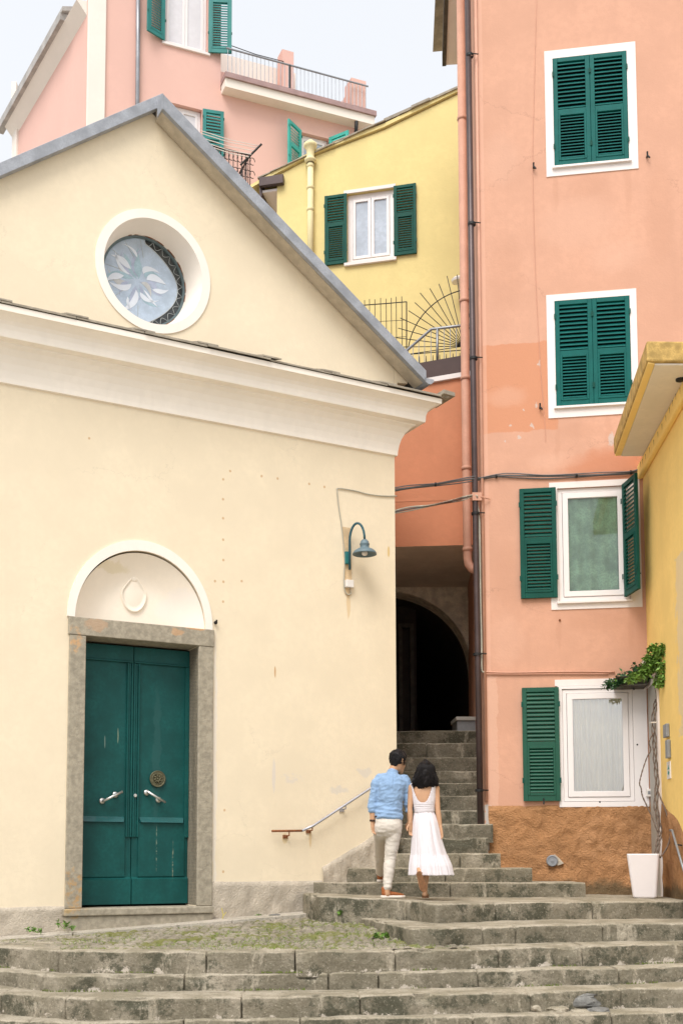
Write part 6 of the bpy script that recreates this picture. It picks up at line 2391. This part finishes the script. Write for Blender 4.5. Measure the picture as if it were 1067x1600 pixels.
# shoes
def shoe(heel, d, L, parent, tilt=0):
    d = Vector((d[0], d[1], 0)).normalized()
    up_ = Vector((0, 0, 1))
    sdv = d.cross(up_)
    P_ = lambda f, u: heel + d * f * L + up_ * u
    o1_ = blob('shoe', [{'lat': sdv, 'p': [(P_(.10, .052), .034, .030), (P_(.28, .050), .037, .034), (P_(.5, .044), .041, .027), (P_(.74, .036), .046, .021), (P_(.93, .030), .034, .015)]},
                        {'lat': sdv, 'p': [(P_(.13, .07), .034, .034), (P_(.16, .105), .037, .042)]}], .006, 2, M['shoe'], parent)
    mb = MB()
    out = []
    for (f, w) in ((-.02, .018), (.0, .028), (.08, .036), (.25, .038), (.45, .039), (.68, .048), (.85, .046), (.97, .030), (1.02, .012)):
        out.append((f, w))
    ring = [P_(f, 0) + sdv * w for f, w in out] + [P_(f, 0) - sdv * w for f, w in out[::-1]]
    n_ = len(ring)
    mb.add([p + up_ * .004 for p in ring] + [p + up_ * .028 for p in ring], [tuple(range(n_)), tuple(range(n_, 2 * n_))] + [(i, (i + 1) % n_, n_ + (i + 1) % n_, n_ + i) for i in range(n_)])
    mb.build('sole', M['sole'], o1_, bevel=.005)
    mb = MB()
    for f in (.38, .45, .52, .59):
        mb.tube([P_(f, .062 - (f - .38) * .05) + sdv * .02, P_(f, .070 - (f - .38) * .05), P_(f, .062 - (f - .38) * .05) - sdv * .02], .0035, 5)
    mb.build('laces', M['shoe'], o1_)
shoe(Vector((m_(595.5, 1402).x, MY, sole_z)), (.97, .22), .275, man)
shoe(lf + Vector((-.02, -.10, 0)), (.25, .97), .275, man)
# watch
b = MB()
b.lathe(Lw + Vector((.0, .0, .012)), (.05, 0, 1), [(.031, -.011), (.034, -.009), (.034, .009), (.031, .011)], 16)
b.build('watch', M['belt'], man, smooth=True)

# ---------------------------------------------------------------- woman
wfoot = atZ(664, 1402, SZ)
WY_ = MY - .04
woman = thing('person', 'woman with wavy black hair in a sleeveless low backed white dress walking up the steps', 'person', Vector((wfoot.x, WY_, SZ)), 'couple climbing the steps')
def w_(x, y, d=0.0):
    p = atY(x, y, WY_)
    return Vector((p.x, p.y + d, p.z))
wface = Vector((-.15, .96, -.22)).normalized()
whl = Vector((wface.y, -wface.x, 0)).normalized()
whc = w_(664, 1203.5, .03)
wup = Vector((0.02, .05, 1)).normalized()
wp = lambda f, u, l=0: whc + wface * f + wup * u + whl * l
wb = []
wb.append({'lat': whl, 'p': [(wp(.012, -.07), .048, .058), (wp(.006, -.035), .062, .078), (wp(-.004, .01), .070, .090), (wp(-.008, .05), .068, .087), (wp(-.006, .08), .05, .065), (wp(-.004, .095), .028, .04)]})
wb.append({'lat': whl, 'p': [(wp(.055, -.04), .042, .033), (wp(.062, -.08), .032, .026), (wp(.070, -.10), .018, .016)]})
wb.append({'lat': whl, 'p': [(wp(.085, .018), .009, .009), (wp(.100, -.016), .012, .012), (wp(.094, -.026), .011, .009)]})
for sd in (-1, 1):
    wb.append({'lat': wface, 'p': [(wp(-.008, -.022, sd * .070), .012, .008), (wp(-.012, .0, sd * .074), .017, .009), (wp(-.012, .02, sd * .074), .013, .008)]})
wb.append([(w_(662.5, 1230, .0), .085, .06), (w_(663, 1221, .005), .052, .05), (w_(663.5, 1213, .015), .045, .047), (w_(664, 1208, .02), .046, .05)])
wb.append([(w_(661.5, 1224.5, .0), .085, .045), (w_(661.5, 1228, .0), .135, .060), (w_(661.5, 1236, -.006), .128, .080), (w_(662, 1250, -.004), .118, .084), (w_(662.5, 1262, .0), .108, .078), (w_(663, 1272, .0), .100, .075), (w_(664, 1290, .0), .115, .085), (w_(665, 1300, .0), .115, .085)])
ws_, we_, ww_ = w_(681, 1229.5, .0), w_(683.2, 1264, -.02), w_(687.2, 1293, -.03)
vs_, ve_, vw_ = w_(642.6, 1229.5, .0), w_(640.3, 1262, .0), w_(641.0, 1287, .0)
wb.append([(ws_, .040, .042), (ws_.lerp(we_, .4), .035, .036), (we_, .030, .031), (we_.lerp(ww_, .35), .030, .030), (ww_, .021, .019)])
wb.append([(vs_, .040, .042), (vs_.lerp(ve_, .4), .035, .036), (ve_, .030, .031), (ve_.lerp(vw_, .35), .030, .030), (vw_, .021, .019)])
wb += hand(ww_, Vector((.10, -.05, -1)), Vector((-.75, -.5, .1)), Vector((-.45, .85, .0)), .92, .55)
wb += hand(vw_, Vector((.10, .20, -1)), Vector((.2, -.9, 0)), Vector((-.8, -.2, 0)), .92, .7)
# legs: right foot planted, left heel lifted behind
rk, ra = w_(669, 1335, .05), w_(664, 1391, .02)
lk, la = w_(656, 1337, .06), w_(652.5, 1366, -.19)
wb.append([(w_(671, 1298, .0), .082, .088), (w_(670, 1318, .03), .068, .07), (rk, .048, .05), (rk.lerp(ra, .3), .049, .052), (rk.lerp(ra, .75), .031, .034), (ra, .027, .030), (w_(664, 1398, .0), .027, .032)])
wb.append([(w_(658, 1298, .0), .082, .088), (w_(657, 1318, .04), .068, .07), (lk, .048, .05), (lk.lerp(la, .3), .047, .050), (lk.lerp(la, .78), .030, .033), (la, .027, .030)])
# planted foot points up the steps; lifted foot hangs toe down
ft = Vector((w_(664, 1400).x, WY_ + .02, SZ + .026))
fd = Vector((.10, 1, 0)).normalized()
wb.append({'lat': fd.cross(Vector((0, 0, 1))), 'p': [(ft + fd * -.03 + Vector((0, 0, .016)), .026, .022), (ft + fd * .05 + Vector((0, 0, .02)), .029, .026), (ft + fd * .12 + Vector((0, 0, .010)), .035, .017), (ft + fd * .18 + Vector((0, 0, .004)), .036, .012)]})
hl0 = w_(650.5, 1366, -.235)
td = Vector((.30, .12, -1)).normalized()
wb.append({'lat': Vector((1, 0, .3)), 'p': [(hl0 + td * .0, .026, .024), (hl0 + td * .06, .029, .026), (hl0 + td * .12, .035, .018), (hl0 + td * .17, .035, .013)]})
blob('body', wb, .0058, 3, M['skin'], woman)

# dress bodice: a close shell with a scooped back, straps over the shoulders
bod = [[(w_(661, 1223.2, .0), .118, .056), (w_(661, 1228, .0), .152, .074), (w_(661.5, 1236, -.006), .134, .090), (w_(662, 1250, -.004), .125, .094), (w_(662.5, 1260, .0), .115, .088), (w_(663, 1268, .0), .108, .082)]]
xb = w_(658.8, 1240).x
zs_, zb2 = w_(660, 1223).z, w_(660, 1254.5).z
def scoop(c):
    t = (c.z - zb2) / (zs_ - zb2)
    if t > 0 and c.y < WY_ + .02:
        half = .116 * min(1, t) ** .40
        if abs(c.x - xb) < half:
            return True
    # neck hole and arm holes
    if c.z > w_(660, 1226.5).z and abs(c.x - xb) < .112:
        return True
    if c.z > w_(660, 1238).z and abs(c.x - w_(661.5, 1236).x) > .150:
        return True
    return False
bo = blob('dress', bod, .0055, 2, M['dress'], woman, cut=scoop, wrinkle=lambda v: .002 * noise.noise(Vector((v.x * 20, v.y * 20, v.z * 70))) + .0018 * math.sin(v.z * 260) * max(0, 1 - abs(v.z - w_(660, 1260).z) / .05) * (1 if v.y < WY_ else 0))
so_ = bo.modifiers.new('thickness', 'SOLIDIFY')
so_.thickness = .006
so_.offset = 1
# skirt: gathered at the waist, a flounced tier at the hem
prof_ = [(1264, 648.2, 677.8, .096), (1269, 648, 678.2, .098), (1275, 646.5, 681, .118), (1285, 645, 684.5, .142), (1298, 644.2, 687.5, .158), (1312, 643.8, 690.5, .170), (1326, 643.3, 694.5, .180), (1335.5, 643, 697.5, .186), (1337.5, 642.8, 698.2, .190), (1341, 642.3, 699.6, .198), (1352, 640.8, 704.5, .222), (1362, 640.2, 707, .230), (1367.5, 639.8, 708.5, .234)]
rows = []
NS = 220
rgp = [random.Random(5).uniform(-1, 1) for _ in range(40)]
pr_ = []
for a_, b_ in zip(prof_[:-1], prof_[1:]):
    for k in range(4):
        t = k / 4
        pr_.append(tuple(u + (v - u) * t for u, v in zip(a_, b_)))
pr_.append(prof_[-1])
for i, (y, xl, xr, dp_) in enumerate(pr_):
    c = w_((xl + xr) / 2, y, .02)
    hw_ = (xr - xl) / 2 * WY_ / 1800
    t = (y - 1265) / 102
    row = []
    for k in range(NS + 1):
        a = 2 * math.pi * k / NS
        g = noise.noise(Vector((math.cos(a) * 4.2, math.sin(a) * 4.2, y * .010))) + .5 * noise.noise(Vector((math.cos(a) * 9, math.sin(a) * 9, y * .016 + 7)))
        fine = noise.noise(Vector((math.cos(a) * 17, math.sin(a) * 17, 3 + y * .01)))
        amp_ = .004 + .016 * t
        gather = .006 * fine * max(0, 1 - (y - 1266) / 22) if y < 1288 else 0
        if y > 1336:
            u = (y - 1336) / 32
            gather = .011 * fine * (.5 + u * .9) + .005 * math.sin(a * 46) * (1 - u)
        r_ = 1 + (amp_ * g * 1.3 + gather) / hw_
        row.append(c + Vector((hw_ * r_ * math.cos(a), dp_ * r_ * math.sin(a), .006 * fine * t)))
    rows.append(row)
b = MB()
b.grid(rows)
sk = b.build('skirt', M['dress'], bo, smooth=True)
so_ = sk.modifiers.new('thickness', 'SOLIDIFY')
so_.thickness = .004
# sandals
def sole_at(c, d, nrm, L, parent):
    d = d.normalized()
    nrm = (nrm - d * nrm.dot(d)).normalized()
    sdv = d.cross(nrm)
    out = ((-.02, .012), (.02, .026), (.15, .030), (.4, .029), (.65, .038), (.85, .038), (.97, .024), (1.01, .010))
    ring = [c + d * f * L + sdv * q for f, q in out] + [c + d * f * L - sdv * q for f, q in out[::-1]]
    n_ = len(ring)
    mb = MB()
    mb.add([p for p in ring] + [p + nrm * .014 for p in ring], [tuple(range(n_)), tuple(range(n_, 2 * n_))] + [(i, (i + 1) % n_, n_ + (i + 1) % n_, n_ + i) for i in range(n_)])
    o_ = mb.build('sandal', M['sandal'], parent, bevel=.004)
    mb = MB()
    for f in (.10, .72):
        mb.tube([c + d * f * L + sdv * .034, c + d * f * L + sdv * .030 + nrm * .035, c + d * f * L + nrm * (.062 if f < .5 else .045), c + d * f * L - sdv * .030 + nrm * .035, c + d * f * L - sdv * .034], .006, 6)
    mb.build('strap', M['sandal'], o_, smooth=True)
sole_at(Vector((ft.x, ft.y - .05, SZ + .006)), fd, Vector((0, 0, 1)), .25, woman)
sole_at(hl0 + Vector((-.002, -.034, .03)), td, Vector((0, 1, 0)), .235, woman)

# wavy shoulder-length hair
hp_ = [[(w_(666, 1189.2, .02), .034, .06), (w_(665.5, 1193, .02), .070, .096), (w_(665, 1200, .008), .086, .112), (w_(664, 1209, -.012), .096, .104), (w_(663, 1217, -.03), .108, .084), (w_(661.5, 1224, -.045), .098, .056), (w_(660, 1229, -.05), .055, .03)],
       [(w_(653, 1211, -.02), .04, .045), (w_(649, 1219, -.03), .040, .04), (w_(646, 1225, -.04), .026, .024)],
       [(w_(675, 1210, -.01), .04, .045), (w_(679, 1219, -.02), .040, .040), (w_(682, 1226, -.03), .022, .022)],
       [(w_(657, 1222, -.05), .05, .04), (w_(655, 1231.5, -.06), .028, .022)], [(w_(667, 1220, -.05), .05, .04), (w_(666, 1227, -.06), .030, .025)]]
def hair_w(v):
    return .014 * noise.noise(Vector((v.x * 22, v.y * 22, v.z * 16))) + .009 * noise.noise(Vector((v.x * 50, v.y * 50, v.z * 30)))
hw2 = blob('hair', hp_, .008, 2, M['hair2'], woman, wrinkle=hair_w)
b = MB()
rg = random.Random(31)
top_ = w_(665.5, 1188, .015)
for k in range(330):
    a = rg.uniform(-math.pi, 0) if rg.random() < .85 else rg.uniform(0, math.pi)
    ln = rg.uniform(.55, 1.0)
    pts, ph_, fr_ = [], rg.uniform(0, 6), rg.uniform(1.6, 2.6)
    jit = rg.uniform(.92, 1.08)
    for j in range(15):
        t = j / 14 * ln
        y = 1189 + 44 * t - (abs(math.cos(a)) * 5 if t > .5 else 0) * (t - .5)
        rad = .090 * min(1, (t * 4.5)) ** .6 * (1 + .55 * t * t) * jit
        cx_ = 665.5 - 3.0 * t
        p = w_(cx_, y, -.055 * t + .01)
        dp2 = .115 * min(1, (t * 4.5)) ** .6 * (1 - .45 * t)
        wv = .026 * t * math.sin(ph_ + fr_ * t * 6.28)
        pts.append(p + Vector((rad * math.cos(a) + wv, dp2 * math.sin(a) - abs(wv) * .3, .006 * math.cos(ph_ + fr_ * t * 6.28))))
    b.tube(pts, [.0050 - .0032 * j / 14 for j in range(15)], 5)
for k in range(46):       # loose wavy locks at the ends
    x0 = rg.uniform(648, 682)
    y0 = rg.uniform(1206, 1219)
    y1 = 1229 + 5.5 * math.exp(-((x0 - 656) / 7) ** 2) + rg.uniform(-2.5, 1.5)
    xo = (x0 - 664.5) * rg.uniform(1.0, 1.16) + 664
    d0 = -.075 + abs(x0 - 664.5) * .0034
    ph_ = rg.uniform(0, 6)
    pts = []
    for j in range(12):
        t = j / 11
        p = w_(x0 + (xo - x0) * t, y0 + (y1 - y0) * t, d0 - .018 - .012 * math.sin(t * 3))
        pts.append(p + Vector((.011 * math.sin(ph_ + t * 7) * (0.3 + t), .006 * math.cos(ph_ + t * 7), 0)))
    b.tube(pts, [.004 + .009 * math.sin(math.pi * min(1, .15 + .8 * j / 11)) for j in range(12)], 6)
b.build('strands', M['hair2'], hw2, smooth=True, recalc=False)
